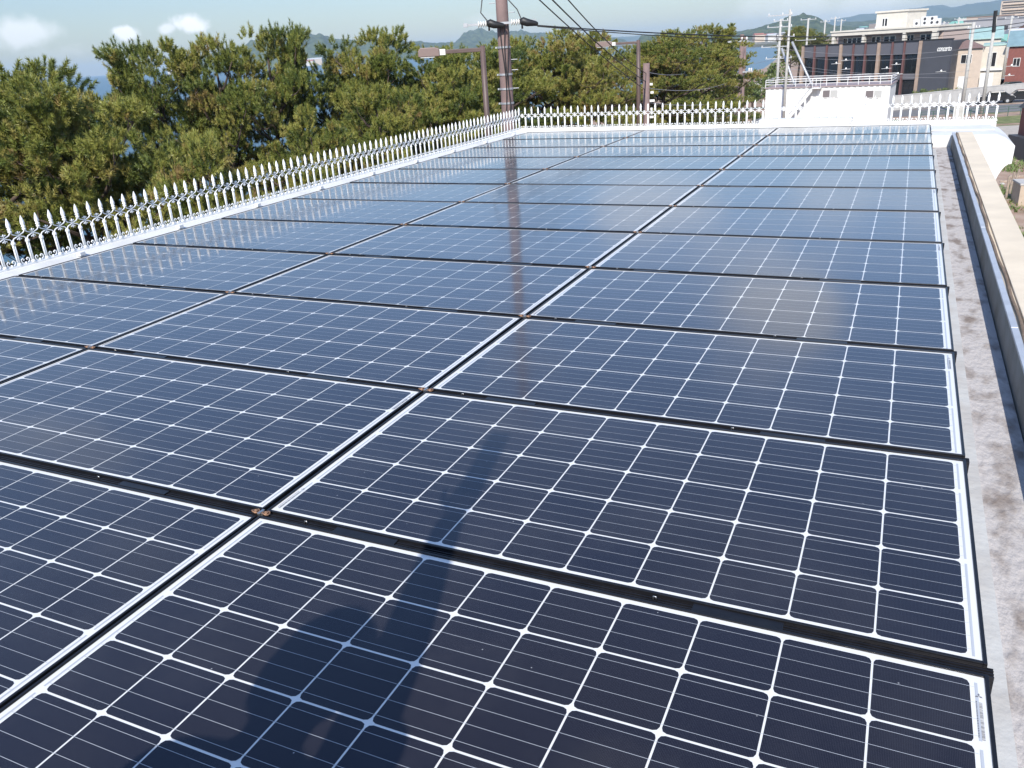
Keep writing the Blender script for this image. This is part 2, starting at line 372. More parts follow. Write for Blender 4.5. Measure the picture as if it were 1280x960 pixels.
M['hill'] = mat('wooded_hill', (0.018, 0.038, 0.014), 0.95, c2=(0.10, 0.125, 0.050), scale=.05, detail=12, bump=0)
M['mount'] = mat('wooded_mountain', (0.035, 0.060, 0.030), 0.95, c2=(0.065, 0.090, 0.045), scale=.008, detail=10)
ridge('headland', [(225, 86), (262, 68), (300, 58), (330, 47), (352, 42), (385, 43), (420, 47), (455, 53), (500, 52), (545, 53), (575, 53), (610, 56)], 2900, 700, M['hill'], 1)
ridge('hill_island', [(550, 66), (566, 57), (577, 44), (588, 37), (600, 36), (620, 41), (650, 39), (690, 42), (730, 44), (790, 50)], 3600, 600, M['hill'], 2)
ridge('far_coast', [(640, 55), (760, 47), (800, 45), (840, 44), (900, 41), (960, 36), (1000, 37), (1060, 34)], 7200, 900, M['mount'], 3)
ridge('bay_hill', [(790, 46), (810, 43), (850, 43), (900, 42), (940, 37), (965, 29), (985, 22), (1003, 18), (1020, 19), (1034, 30), (1050, 33), (1100, 33)], 1900, 500, M['hill'], 4)
ridge('mountains', [(960, 34), (1000, 34), (1050, 23), (1075, 18), (1105, 17), (1135, 11), (1160, 7), (1178, 6), (1190, 9), (1205, 7), (1225, 4), (1262, -2), (1300, -6), (1380, -2), (1480, 6), (1600, 0)], 6500, 1500, M['mount'], 5, rough=.04)
ridge('town_hill', [(1040, 28), (1080, 26), (1130, 24), (1180, 23), (1240, 17), (1300, 14), (1400, 10), (1500, 12)], 3000, 700, M['hill'], 6)

# ------------------------------------------------------------------ our own building: roof, curbs, parapet
PW, PD = 1.675, 0.8639         # panel pitches
NR, NC = 12, 3
YB = 9.53                      # face of the back curb
bl = empty('roof_building', 'cream rendered building whose flat roof carries all the solar panels', 'building', (0, 0, 0))
mb = MB(); mb.box(-5.5, -7.0, ZG, 0.36, 9.95, -0.75); mb.build('wall', M['render'], bl)
mb = MB(); mb.box(-5.3, -1.15, -0.75, 0.188, 9.8, -0.13); mb.build('roof_slab', M['conc'], bl)
mb = MB(); mb.box(-5.5, -7.0, -0.74, 0.19, -1.154, -0.72); mb.build('lower_deck', M['conc_l'], bl)
mb = MB()
mb.box(0.018, -1.1, -0.13, 0.052, 8.3, -0.122)
mb.build('sealant_strip', M['conc_l'], bl)
# right-hand parapet: dark inner wall, metal coping, sealant seam, cream capping
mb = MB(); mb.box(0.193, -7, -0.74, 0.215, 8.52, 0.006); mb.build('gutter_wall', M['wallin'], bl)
mb = MB()
y = -7.0
while y < 8.5:
    mb.box(0.189, y, 0.006, 0.214, min(y+1.8, 8.52)-.004, 0.018); y += 1.8
mb.build('metal_coping', M['cope'], bl, bevel=.002)
mb = MB()
N = 160; P = []
for i in range(N):
    y = -7+15.5*i/(N-1); P.append((0.224+.004*math.sin(y*3.1)+.003*math.sin(y*9.7), y, 0.016+.002*math.sin(y*7)))
mb.tube(P, .0075, 6); mb.build('sealant_seam', M['seam'], bl, smooth=True)
mb = MB(); mb.box(0.217, -7, -.6, 0.366, 8.5, 0.010); mb.box(0.240, -7, .010, 0.372, 8.5, 0.022)
mb.build('parapet', M['cream'], bl, bevel=.003)
# left curb and back curb, painted white
mb = MB()
mb.prism([(-5.30, -.67), (-5.30, .0), (-5.13, .0), (-5.055, -.018), (-5.055, -.10), (-5.1, -.67)], 'y', -7, YB+.2)
mb.build('left_curb', M['whitec'], bl)
mb = MB(); mb.box(-5.34, YB, -.67, .66, YB+.30, .015); mb.box(-5.054, YB-.03, -.1, 0.0, YB, .006)
mb.build('back_curb', M['whitec'], bl, bevel=.004)
# white gable block with a curved bracket at the right end
mb = MB()
prof = [(0.0, -.45), (0.0, -.012), (.60, -.012), (.70, -.06), (.775, -.125), (.77, -.30)]
for k in range(9):
    a = k/8*math.pi/2
    prof.append((.77-.15*math.sin(a)*1.0, -.30-.42*(1-math.cos(a))*1.0))
prof += [(.60, -.80), (.30, -.80), (.30, -.45)]
mb.prism(prof, 'y', 8.53, YB+.1); mb.build('gable_bracket', M['whitec'], bl, bevel=.004)
for bb in ((.40, 8.515, -.40, .56, 8.528, -.385), (.40, 8.515, -.60, .56, 8.528, -.585), (0, 8.9, -.010, .6, 9.3, .004)):
    mb = MB(); mb.box(*bb); mb.build('moulding', M['whitec'], bl, bevel=.003)
# flat white base under the middle of the back fence
mb = MB(); mb.box(-1.93, YB+.06, .015, -.85, YB+.26, .085); mb.build('curb_upstand', M['whitec'], bl, bevel=.01)

# ------------------------------------------------------------------ ornamental fences
SP = 0.098
def fence(name, label, org, rz, n, skip=()):
    root = empty(name, label, 'fence', org, rz)
    pk = MB()
    for s in (-1, 1): pk.tube([(s*.0052, 0, .012), (s*.0052, 0, .150)], .0055, 8)
    pk.lathe([(.010, .008), (.014, .012), (.014, .020), (.009, .024)])
    pk.lathe([(.010, .138), (.014, .142), (.014, .150), (.010, .156), (.007, .162)])
    # spear finial
    pk.lathe([(.006, .212), (.012, .216), (.012, .224), (.007, .228), (.013, .233), (.013, .238), (.008, .242), (.0135, .252), (.0125, .266), (.008, .285), (.001, .304)], sides=12)
    pmesh = pk.mesh('picket', M['white'], smooth=True)
    for i in range(n):
        if i in skip: continue
        o = link('picket', pmesh, root); o.location = (i*SP, 0, 0); o.rotation_euler = (R(random.uniform(-.7, .7)), R(random.uniform(-.5, .5)), 0)
    sc = MB()
    def arc(c, r0, a0, a1, k=7, rx=None):
        return [(c[0]+(rx or r0)*math.cos(a0+(a1-a0)*t/(k-1)), 0, c[2]+r0*math.sin(a0+(a1-a0)*t/(k-1))) for t in range(k)]
    if True:
        x = 0.0; h = SP/2; cx = x+h
        # arch between pickets and its mirrored twin above
        sc.tube([(x, 0, .150), (x+.004, 0, .163), (x+.014, 0, .174), (x+.030, 0, .179), (cx, 0, .186), (x+SP-.030, 0, .179), (x+SP-.014, 0, .174), (x+SP-.004, 0, .163), (x+SP, 0, .150)], .0038, 6)
        sc.tube([(x, 0, .222), (x+.004, 0, .210), (x+.014, 0, .199), (x+.030, 0, .194), (cx, 0, .187), (x+SP-.030, 0, .194), (x+SP-.014, 0, .199), (x+SP-.004, 0, .210), (x+SP, 0, .222)], .0038, 6)
        # trefoils over and under the crossing
        for s, z0 in ((1, .192), (-1, .181)):
            sc.tube([(cx, 0, z0), (cx, 0, z0+s*.020), (cx, 0, z0+s*.024)], [.0032, .0046, .0015], 6)
            sc.tube([(cx-.016, 0, z0+s*.017), (cx-.012, 0, z0+s*.014), (cx-.004, 0, z0+s*.009), (cx+.004, 0, z0+s*.009), (cx+.012, 0, z0+s*.014), (cx+.016, 0, z0+s*.017)], [.0022, .0042, .0032, .0032, .0042, .0022], 6)
        # heart scroll at the foot
        for s in (-1, 1):
            sc.tube([(cx, 0, .012), (cx+s*.014, 0, .013), (cx+s*.027, 0, .024), (cx+s*.028, 0, .038), (cx+s*.018, 0, .045), (cx+s*.009, 0, .039), (cx+s*.013, 0, .030)], .0040, 6)
        sc.tube([(cx, 0, .006), (cx, 0, .022)], .007, 6)
    scm = sc.mesh('scrollwork', M['white'], smooth=True)
    for i in range(n-1): o = link('scrollwork', scm, root); o.location = (i*SP, 0, 0)
    rl = MB(); rl.box(-.02, -.009, .0, (n-1)*SP+.02, .009, .010); rl.build('bottom_rail', M['white'], root)
    return root
nl = 93
fence('ornamental_fence', 'white cast ornamental fence with spear tops along the left roof edge', (-5.215, 0.62, .001), R(90), nl)
nb = 61
fence('ornamental_fence', 'white cast ornamental fence with spear tops along the far roof edge', (-5.225, YB+.14, .016), 0, nb)
# small white fixing blocks down the left curb
fb = MB(); fb.box(-.018, -.022, -.004, .018, .022, .022); fbm = fb.mesh('fixing_block', M['white'], bevel=.004)
k = 0; y = -.35
words = ['first', 'second', 'third', 'fourth', 'fifth', 'sixth', 'seventh', 'eighth', 'ninth', 'tenth', 'eleventh', 'twelfth']
while y < 9.3:
    o = link('fixing_block', fbm); o.location = (-5.085, y+PD, 0.0)
    tag(o, 'small white block on the left curb where the %s rail from the camera ends' % words[k], 'fixing', 'fixing blocks along the left curb')
    y += PD; k += 1
    if k == 11: break

# ------------------------------------------------------------------ solar panels
def panel_meshes():
    OW, OD = 1.664, 0.8379         # outer size
    lx, ly = 0.007, 0.0075
    fr = MB()
    for (x0, y0, x1, y1) in ((0, 0, lx, OD), (OW-lx, 0, OW, OD), (lx, 0, OW-lx, ly), (lx, OD-ly, OW-lx, OD)):
        fr.box(x0, y0, -.046, x1, y1, 0.0015)
    frame = fr.mesh('frame', M['frame'], bevel=.0008)
    g = MB()
    gx0, gx1, gy0, gy1 = lx, OW-lx, ly, OD-ly
    g.mat(1).box(gx0, gy0, -.006, gx1, gy1, -.0022)
    cw = 0.1605; cx0 = (OW-10*cw)/2; ch = 0.1604; cy0 = (OD-5*ch)/2
    tones = []
    rs = random.Random(3)
    gp, c = .0020, .0105
    z = -.0018
    g.mat(0)
    for i in range(10):
        for j in range(5):
            x0, x1 = cx0+i*cw+gp, cx0+(i+1)*cw-gp; y0, y1 = cy0+j*ch+gp*1.2, cy0+(j+1)*ch-gp*1.2
            d = c*.3
            g.poly([(x0+c, y0, z), (x1-c, y0, z), (x1-d, y0+d, z), (x1, y0+c, z), (x1, y1-c, z), (x1-d, y1-d, z), (x1-c, y1, z), (x0+c, y1, z), (x0+d, y1-d, z), (x0, y1-c, z), (x0, y0+c, z), (x0+d, y0+d, z)])
    g.mat(2); z = -.0014
    for j in range(5):
        for b in range(4):
            yy = cy0+(j+(b+.5)/4)*ch
            g.quad((cx0-.005, yy-.00045, z), (cx0+10*cw+.005, yy-.00045, z), (cx0+10*cw+.005, yy+.00045, z), (cx0-.005, yy+.00045, z))
    for side in (0, 1):
        xr = cx0-.010 if side == 0 else cx0+10*cw+.006
        for (a, b) in (((0, 1.94), (2.06, 3.94), (4.06, 4.95)) if side else ((.05, .94), (1.06, 2.94), (3.06, 5))):
            g.quad((xr, cy0+a*ch, z), (xr+.0045, cy0+a*ch, z), (xr+.0045, cy0+b*ch, z), (xr, cy0+b*ch, z))
    gm = g.mesh('cell_sheet', [M['cell'], M['sheet'], M['ribbon']])
    at_ = gm.attributes.new('tone', 'FLOAT', 'FACE')
    vals = [0.0]*len(gm.polygons)
    for i, p in enumerate(gm.polygons):
        if p.material_index == 0: vals[i] = rs.random()
    at_.data.foreach_set('value', vals)
    # maker's label: three lozenges, code bars, printed under the glass
    lb = MB(); z = -.0012
    def loz(cx, cy, a, an):
        u = (math.cos(an), math.sin(an)); w = (-u[1]*.55, u[0]*.55)
        lb.quad((cx, cy, z), (cx+(u[0]+w[0])*a*.5, cy+(u[1]+w[1])*a*.5, z), (cx+u[0]*a, cy+u[1]*a, z), (cx+(u[0]-w[0])*a*.5, cy+(u[1]-w[1])*a*.5, z))
    for an in (90, 210, 330): loz(0, 0, .007, R(an))
    yy = -.016
    rs = random.Random(9)
    while yy > -.105:
        w = rs.choice((.0006, .001, .0016)); lb.quad((-.0005, yy-w, z), (.0045, yy-w, z), (.0045, yy, z), (-.0005, yy, z)); yy -= w+rs.choice((.0008, .0014))
    yy = -.014
    while yy > -.10:
        w = rs.choice((.002, .003)); lb.quad((-.0055, yy-w, z), (-.0035, yy-w, z), (-.0035, yy, z), (-.0055, yy, z)); yy -= w+.0014
    lm = lb.mesh('maker_label', mat('label_print', (0.16, 0.16, 0.17), .5))
    return frame, gm, lm, OW, OD
frame_me, sheet_me, label_me, OW, OD = panel_meshes()
colname = ['right column', 'middle column', 'left column']
rtil = random.Random(12)
for c in range(NC):
    for r in range(NR):
        x0 = -(c+1)*PW+.0055; y0 = (r-1)*PD+.0130
        rt = empty('solar_panel', 'black framed solar panel in the %s, %s row from the camera' % (colname[c], words[r]), 'solar panel',
                   (x0, y0, 0), 0, 'solar panels laid in rows on the roof')
        rt.rotation_euler = (R(rtil.uniform(-.14, .14)), R(rtil.uniform(-.07, .07)), 0)
        link('frame', frame_me, rt)
        g = link('cell_sheet', sheet_me, rt)
        lab = link('maker_label', label_me, g)
        if (r+c) % 2 == 0: lab.location = (OW-.0185, OD-.06, 0)
        else: lab.location = (.020, .13, 0); 
# mounting rails under each row joint, seen as black grooved strips
rl = MB()
x0, x1 = -3*PW-.01, .004
prof = [(-.0122, -.05), (-.0122, -.004), (-.0098, -.004), (-.0098, -.014), (-.0052, -.014), (-.0052, -.003), (-.0030, -.003), (-.0030, -.016), (.0030, -.016), (.0030, -.003), (.0052, -.003), (.0052, -.014), (.0098, -.014), (.0098, -.004), (.0122, -.004), (.0122, -.05)]
rl.prism(prof, 'x', x0, x1); rlm = rl.mesh('rail', M['rail'])
cp = MB(); cp.box(-.09, -.0118, -.003, .09, .0118, -.0005); cpm = cp.mesh('joint_cover', M['frame'], bevel=.0008)
br = MB(); br.tube([(-.003, 0, -.005), (-.003, 0, .004), (.003, 0, .004), (.003, 0, -.002)], .0016, 6); brm = br.mesh('screw', M['steel'], smooth=True)
for r in range(NR+1):
    y = (r-1)*PD
    o = empty('mounting_rail', 'black grooved rail along the %s edge of the %s panel row from the camera' % ('near' if r < NR else 'far', words[min(r, NR-1)]), 'mounting rail', (0, y, 0), 0, 'mounting rails between the panel rows')
    a = link('rail', rlm, o)
    for xx in (-.45, -1.35, -2.1, -3.0, -3.75, -4.6):
        b = link('joint_cover', cpm, o); b.location = (xx, 0, 0)
    for xx in (-.62, -1.53, -2.28, -3.2, -3.95, -4.8):
        b = link('screw', brm, o); b.location = (xx, 0, 0)
rl = MB(); rl.box(-.006, -PD, -.09, .006, 11*PD, -.05)
for c in (1, 2):
    o = rl.build('cross_beam', M['rail']); o.location = (-c*PW, 0, 0)
    tag(o, 'black cross beam under the long joint between the %s panel columns' % ('right and middle' if c == 1 else 'middle and left'), 'beam', 'cross beams under the panel joints')
# earthing clamps at the four-panel corners: steel clip with two copper eyes
cm = MB(); cm.box(-.010, -.006, -.006, .010, .006, .003); cm.box(-.004, -.011, .001, .004, .011, .005); cmm = cm.mesh('clip', M['steel'], bevel=.001)
em = MB()
for s in (-1, 1):
    em.tube([(s*.017+.011*math.cos(a), .0075*math.sin(a), .003+.002*math.sin(a*2)) for a in [k*math.pi/5 for k in range(10)]], .0022, 6, closed=True)
    em.tube([(s*.017+.005*math.cos(a), .0035*math.sin(a), .004) for a in [k*math.pi/4 for k in range(8)]], .0022, 6, closed=True)
emm = em.mesh('copper_eyes', M['copper'], smooth=True)
for c in (1, 2):
    for r in range(1, NR):
        o = empty('earth_clamp', 'copper and steel clamp on the %s long joint behind the %s panel row' % ('right' if c == 1 else 'left', words[r-1]), 'clamp',
                  (-c*PW, (r-1)*PD, 0), 0, 'earth clamps at the panel corners')
        link('clip', cmm, o); link('copper_eyes', emm, o)
# ------------------------------------------------------------------ pines
def pine_mesh(seed, H, crown_lo, rad, nlimb=20, needles=52, squash=1.0, sprays=4, spray_dir=None):
    """trunk, limbs and foxtail shoots; crown between crown_lo and H"""
    rs = np.random.RandomState(seed)
    wood = MB()
    lean = rs.uniform(-.12, .12, 2)
    def axis(t):  # trunk line
        return np.array([lean[0]*t*H*.5+.25*math.sin(t*4+seed), lean[1]*t*H*.5+.22*math.sin(t*5+seed*2), t*H*.9])
    tp = [axis(t) for t in np.linspace(0, 1, 12)]
    wood.tube(tp, [.20*(1-t*.82) for t in np.linspace(0, 1, 12)], 8)
    clumps = []   # centre, radius, direction
    ch = H-crown_lo
    for i in range(nlimb):
        f = (i+.5)/nlimb
        z0 = crown_lo-.6+ch*f*.84
        t0 = min(.98, z0/(H*.9)); p0 = axis(t0)
        a = i*2.39996+rs.uniform(-.4, .4)
        env = rad*(math.sin(math.pi*min(1, .25+.72*f))**.55)*rs.uniform(.70, 1.12)
        rise = env*rs.uniform(.10, .42)+ch*.07*f
        d = np.array([math.cos(a), math.sin(a), 0])
        end = p0+d*env+np.array([0, 0, rise])
        mid = p0+d*env*.5+np.array([0, 0, rise*.25])+rs.normal(0, .12, 3)
        wood.tube([p0, mid, end], [.075*(1-.5*f), .045, .018], 6)
        ns = int(2+env*.85)
        for k in range(ns):
            s = (k+1)/ns*.74+.26+rs.uniform(-.06, .06); s = min(1, s)
            q = (1-s)**2*p0+2*s*(1-s)*mid+s*s*end
            side = rs.uniform(-1, 1)
            perp = np.array([-d[1], d[0], 0])
            c = q+perp*side*env*.36*(1.25-s*.4)+np.array([0, 0, rs.uniform(.0, .35)])
            wood.tube([q, (q+c)/2+np.array([0, 0, -.04]), c], [.022, .015, .008], 4)
            clumps.append((c, rs.uniform(.40, .66), d*.25+perp*side*.2, rs.randint(30, 46)))
    top = axis(1)
    for k in range(6): clumps.append((top+rs.normal(0, .45, 3)*[1, 1, .4]+[0, 0, H*.025], .42, np.array([0, 0, .2]), 20))
    # a few open sprays that stand clear of the crown
    for k in range(sprays):
        a = rs.uniform(0, 6.28) if spray_dir is None else spray_dir+rs.uniform(-.6, .6)
        d = np.array([math.cos(a)*rs.uniform(.3, 1.0), math.sin(a)*rs.uniform(.3, 1.0), 1.0]); d /= np.linalg.norm(d)
        p = axis(rs.uniform(.80, .97))+np.array([math.cos(a), math.sin(a), 0])*rad*rs.uniform(.1, .45); l = rs.uniform(.7, 1.2)
        wood.tube([p-d*.9, p+d*l*.5, p+d*l], [.035, .024, .010], 5)
        for s in np.linspace(-.5, 1, 11):
            clumps.append((p+d*l*s+rs.normal(0, .07, 3), .20*(1.15-.5*s), d*.7, 8))
    # shoots
    S, D_, T, LN = [], [], [], []
    for c, r, bias, n in clumps:
        tint = np.clip(rs.normal(.50, .20), 0, 1)
        for k in range(n):
            v = rs.normal(0, 1, 3); v[2] = abs(v[2])*.9-.12; v /= np.linalg.norm(v)
            o = c+v*r*rs.uniform(.70, 1.0)*np.array([1.1, 1.1, .52])
            v = v+bias+np.array([0, 0, .30]); v /= np.linalg.norm(v)
            S.append(o); D_.append(v); LN.append(rs.uniform(.12, .24)); T.append(np.clip(tint+rs.normal(0, .15), 0, 1))
    S = np.array(S); D_ = np.array(D_); T = np.array(T); LN = np.array(LN); n = len(S)
    up = np.tile([0.31, .22, .93], (n, 1)); U_ = np.cross(D_, up); U_ /= np.linalg.norm(U_, axis=1, keepdims=True)+1e-9; W_ = np.cross(D_, U_)
    K = needles
    t = np.linspace(.0, 1, K)[None, :]+rs.uniform(-.03, .03, (n, K)); an = rs.uniform(0, 6.283, (n, K))
    root = S[:, None]+D_[:, None]*(t*LN[:, None])[..., None]
    radial = U_[:, None]*np.cos(an)[..., None]+W_[:, None]*np.sin(an)[..., None]
    nd = radial*rs.uniform(.6, 1.0, (n, K))[..., None]+D_[:, None]*(.25+.75*t)[..., None]
    nd /= np.linalg.norm(nd, axis=2, keepdims=True)
    nl_ = rs.uniform(.085, .125, (n, K))[..., None]
    tip = root+nd*nl_
    sd = np.cross(nd, rs.normal(0, 1, (n, K, 3))); sd /= np.linalg.norm(sd, axis=2, keepdims=True)+1e-9
    wv = .0085
    a = root-sd*wv; b = root+sd*wv; mid = (root+tip)/2
    V = np.stack([a, b, tip], 2).reshape(-1, 3); hmax = float(np.percentile(V[:, 2], 99.5))
    nf = n*K
    me = bpy.data.meshes.new('crown'); me.vertices.add(nf*3); me.loops.add(nf*3); me.polygons.add(nf)
    me.vertices.foreach_set('co', V.astype(np.float32).ravel())
    me.loops.foreach_set('vertex_index', np.arange(nf*3, dtype=np.int32))
    me.polygons.foreach_set('loop_start', np.arange(0, nf*3, 3, dtype=np.int32))
    me.update(calc_edges=True)
    at_ = me.attributes.new('tint', 'FLOAT', 'FACE'); tt = np.repeat(T, K)+rs.normal(0, .05, nf)
    at_.data.foreach_set('value', np.clip(tt, 0, 1).astype(np.float32))
    me.materials.append(M['needle'])
    tm = wood.mesh('trunk', M['bark'], smooth=True)
    return tm, me, hmax
NS = 62
variants = [pine_mesh(11, 11, 4.4, 3.0, 26, NS, sprays=6), pine_mesh(23, 11, 4.8, 2.7, 24, NS, sprays=8), pine_mesh(35, 11, 5.2, 2.9, 17, 56, sprays=11, spray_dir=.6),
            pine_mesh(48, 11, 4.2, 3.2, 28, NS, sprays=5), pine_mesh(59, 11, 5.4, 2.6, 22, NS, sprays=8)]
# crown centre px, top py, distance, variant, rotation, width scale
pines = [
 (-75, 100, 17.5, 3, .3, 1.0, 'pine at the far left edge, its crown cut by the photo edge'),
 (38, 86, 19, 0, 1.2, .85, 'bushy olive pine second from the left behind the ornamental fence'),
 (105, 106, 17, 4, 5.2, .75, 'low rounded pine between the leftmost bushy pine and the sparse dark one'),
 (182, 56, 24, 2, 3.3, .66, 'sparse dark pine through whose crown the blue sea shows'),
 (258, 50, 24, 1, .9, .66, 'tall pine with upright sprays left of the headland'),
 (332, 38, 25, 2, .0, .62, 'pine leaning right with a long spray in front of the headland'),
 (222, 178, 14.5, 0, 2.2, .55, 'low pine close behind the left fence under the taller crowns'),
 (424, 70, 26, 3, 4.0, .58, 'broad yellowish pine right of the long leaning spray'),
 (452, 42, 26, 0, 2.9, .72, 'pine with a high rounded top in front of the headland'),
 (530, 64, 26, 1, 5.0, .75, 'pine left of the brown street lamp arm'),
 (585, 60, 30, 4, 1.7, .95, 'pine behind the arm of the nearest street lamp'),
 (645, 50, 34, 0, 4.1, .9, 'pine directly behind the brown utility pole'),
 (700, 42, 35, 3, 3.0, .92, 'dense pine just right of the brown utility pole'),
 (752, 42, 43, 1, 2.0, .95, 'pine crossed by the diagonal wires'),
 (400, 140, 21, 3, 1.0, .6, 'low pine behind the middle of the left fence'),
 (800, 52, 50, 4, .4, 1.1, 'pine behind the second street lamp'),
 (830, 42, 48, 3, 5.5, 1.1, 'pine right of the second street lamp'),
 (880, 34, 56, 1, 3.8, 1.1, 'tall pine behind the third street lamp'),
 (903, 52, 70, 0, 2.5, .9, 'last pine of the row, beside the bare sea'),
 (480, 110, 23, 0, .2, .7, 'low pine under the round topped pine'),
 (560, 110, 25, 3, 2.6, .8, 'low pine left of the nearest street lamp post'),
]
for (px, py, D, vi, rz, ws, lab) in pines:
    p = at(px, py, D); h = p[2]-ZG; s = h/variants[vi][2]
    t = empty('pine_tree', lab, 'pine tree', (float(p[0]), float(p[1]), ZG), rz, 'pines along the shore')
    t.scale = (s*ws*1.05, s*ws*1.05, s)
    link('trunk', variants[vi][0], t); link('crown', variants[vi][1], t)

# ------------------------------------------------------------------ poles, lamps and wires
def pole_z(px, py, D): return float(at(px, py, D)[2])
def yaw_to(px):  # rotation so that local +x points to the camera's right at that bearing
    d = ray(px, 60); return -math.atan2(d[0], d[1])
# the big brown utility pole
X = base_at(632, 17, py=90); ztop = 6.4
up_ = empty('utility_pole', 'thick pinkish brown utility pole standing just behind the corner of the two fences', 'utility pole', X, yaw_to(632))
zz = lambda py: pole_z(631, py, 17)-ZG
mb = MB(); mb.tube([(0, 0, 0), (0, 0, 6), (0, 0, 9.5), (0, 0, ztop-ZG)], [.165, .135, .120, .09], 20); mb.build('pole', M['pole_b'], up_, smooth=True)
for py in (59, 93, 111, 129, -30):
    z = zz(py); b = MB(); b.lathe([(.125, z-.018), (.134, z-.018), (.134, z+.018), (.125, z+.018)], sides=20)
    b.box(-.17, -.02, z-.016, -.14, .02, z+.016); b.build('band', M['galv'], up_)
for py, s in ((16, 1), (3, -1), (75, 1), (88, 1), (111, 1)):
    z = zz(py); b = MB(); b.tube([(s*.12, 0, z), (s*.24, 0, z)], .008, 6); b.build('step_bolt', M['galv'], up_)
b = MB(); z0 = zz(140)
for dx, dy, ph in ((-.03, -.145, 0), (.035, -.14, 1.5), (.07, -.125, 3)):
    b.tube([(dx+.03*math.sin(ph+t*5)*(.4 if t in (0, 1) else 1), dy-.015, z0+(zz(28)-z0)*t) for t in [k/10 for k in range(11)]], .009, 5)
b.build('riser_cable', M['wire'], up_)
za = zz(29)
b = MB(); b.box(-.66, -.20, za-.02, .28, -.165, za+.02); b.box(-.74, -.215, za-.035, -.66, -.15, za+.035); b.build('crossarm', M['galv'], up_)
for x in (-.36, .26):
    b = MB()
    for k in range(4): b.tube([(x-.10+k*.045, -.24, za), (x-.075+k*.045, -.24, za)], [.062, .035], 14)
    b.build('insulator', M['ceram'], up_, smooth=True)
    b = MB(); b.tube([(x+.06, -.24, za), (x+.12, -.24, za+.01), (x+.20, -.24, za-.02), (x+.36, -.24, za-.045), (x+.40, -.24, za-.05)], [.05, .075, .07, .045, .02], 10)
    b.tube([(x+.10, -.24, za-.03), (x+.10, -.24, za-.12)], .02, 6); b.build('insulator_boot', M['black'], up_, smooth=True)
b = MB(); b.box(.28, -.21, za-.012, .62, -.17, za+.03); b.build('stay_bracket', M['galv'], up_)
b = MB(); b.tube([(-.36+.10, -.25, za+.02), (-.40, -.2, za+.20), (-.36, -.15, za+.42), (-.24, -.1, za+.9)], .011, 5)
b.tube([(.36, -.25, za+.02), (.28, -.2, za+.22), (.12, -.15, za+.40), (.10, -.1, za+.8)], .011, 5); b.build('jumper_wire', M['wire'], up_)
b = MB(); z = ztop-ZG-1.2
b.box(-.9, -.20, z-.04, .9, -.14, z+.04); b.box(-.7, -.20, z-.9, .7, -.14, z-.82); b.build('upper_crossarm', M['galv'], up_)
# street lamps
def lamp(px, pyt, pyb, D, arm, head, lab, rad=.07):
    p = base_at(px, D); t = empty('street_lamp', lab, 'street lamp', p, yaw_to(px), 'brown street lamps along the shore')
    zt = pole_z(px, pyt, D)-ZG
    b = MB(); b.tube([(0, 0, 0), (0, 0, zt-2), (0, 0, zt)], [rad*1.15, rad, rad*.9], 12); b.build('post', M['lamp_b'], t, smooth=True)
    b = MB(); b.box(-arm, -.05, zt-.13, .06, .05, zt-.04); b.build('arm', M['lamp_b'], t, bevel=.01)
    b = MB(); b.prism([(-arm-head, zt-.17), (-arm-head, zt-.04), (-arm-head+.06, zt+.03), (-arm-.1, zt+.03), (-arm, zt-.0), (-arm, zt-.17)], 'y', -.11, .11)
    b.build('lamp_head', mat('lamp_head_paint', (0.22, 0.16, 0.14), .5), t, bevel=.015)
    b = MB(); b.box(-arm-head+.05, -.09, zt-.19, -arm-.12, .09, zt-.171); b.build('lens', M['ceram'], t)
    b = MB(); b.box(-arm-.01, -.06, zt-.15, -arm+.14, .06, zt-.02); b.build('collar', M['ceram'], t)
lamp(603, 57, 140, 21, 1.02, .5, 'nearest brown street lamp with square arm, left of the big utility pole')
lamp(798, 50, 150, 36, 1.05, .66, 'middle brown street lamp with arm pointing left, beside the short cut off pole', .085)
lamp(878, 46, 125, 60, 1.3, .9, 'farthest brown street lamp, thin against the last pines', .09)

def pole(px, pyt, D, r, mname, lab, arms=(), name='utility_pole', group=None, zb=ZG, extra=None):
    p = base_at(px, D, zb); zt = pole_z(px, pyt, D)-zb
    t = empty(name, lab, 'utility pole', p, yaw_to(px), group)
    b = MB(); b.tube([(0, 0, 0), (0, 0, zt)], [r*1.25, r], 10); b.build('pole', M[mname], t, smooth=True)
    for (dz, a0, a1) in arms:
        b = MB(); b.box(a0, -.14, zt-dz-.05, a1, -.06, zt-dz+.05); b.build('crossarm', M['galv'], t)
        b = MB()
        for x in (a0+.1, (a0+a1)/2+.25, a1-.1): b.lathe([(.05, zt-dz+.05), (.07, zt-dz+.09), (.045, zt-dz+.13), (.07, zt-dz+.17), (.03, zt-dz+.24)], (x, -.1, 0), 8)
        b.build('insulator', M['ceram'], t)
    return t, zt
t, zt = pole(808, 79, 34, .13, 'pole_b', 'short flat topped brown pole covered in cable fittings, beside the middle street lamp')
b = MB()
for k in range(9): b.box(.13+.03*(k % 2), -.1, zt-.8-k*.3, .24+.04*(k % 3), .02, zt-.72-k*.3)
b.build('cable_fitting', M['ceram'], t)
pole(927, 43, 60, .13, 'pole_b', 'left one of two close brown poles beside the last pine', [(.4, -.9, .4)])
pole(931, 45, 63, .10, 'pole_b', 'right one of two close brown poles beside the last pine', [(2.3, -.4, .6)])
pole(985, 12, 98, .12, 'pole_g', 'tall pale grey pole with a crossarm left of the white site office', [(.5, -2.2, .25), (2.6, -1.2, .6)])
pole(974, 24, 118, .15, 'pole_g', 'grey pole crowded with crossarms next to the tall pale pole', [(.2, -.9, .9), (.9, -1.6, 1.4), (3.2, -2.2, 1.2), (4.6, -1.6, 1.6)])
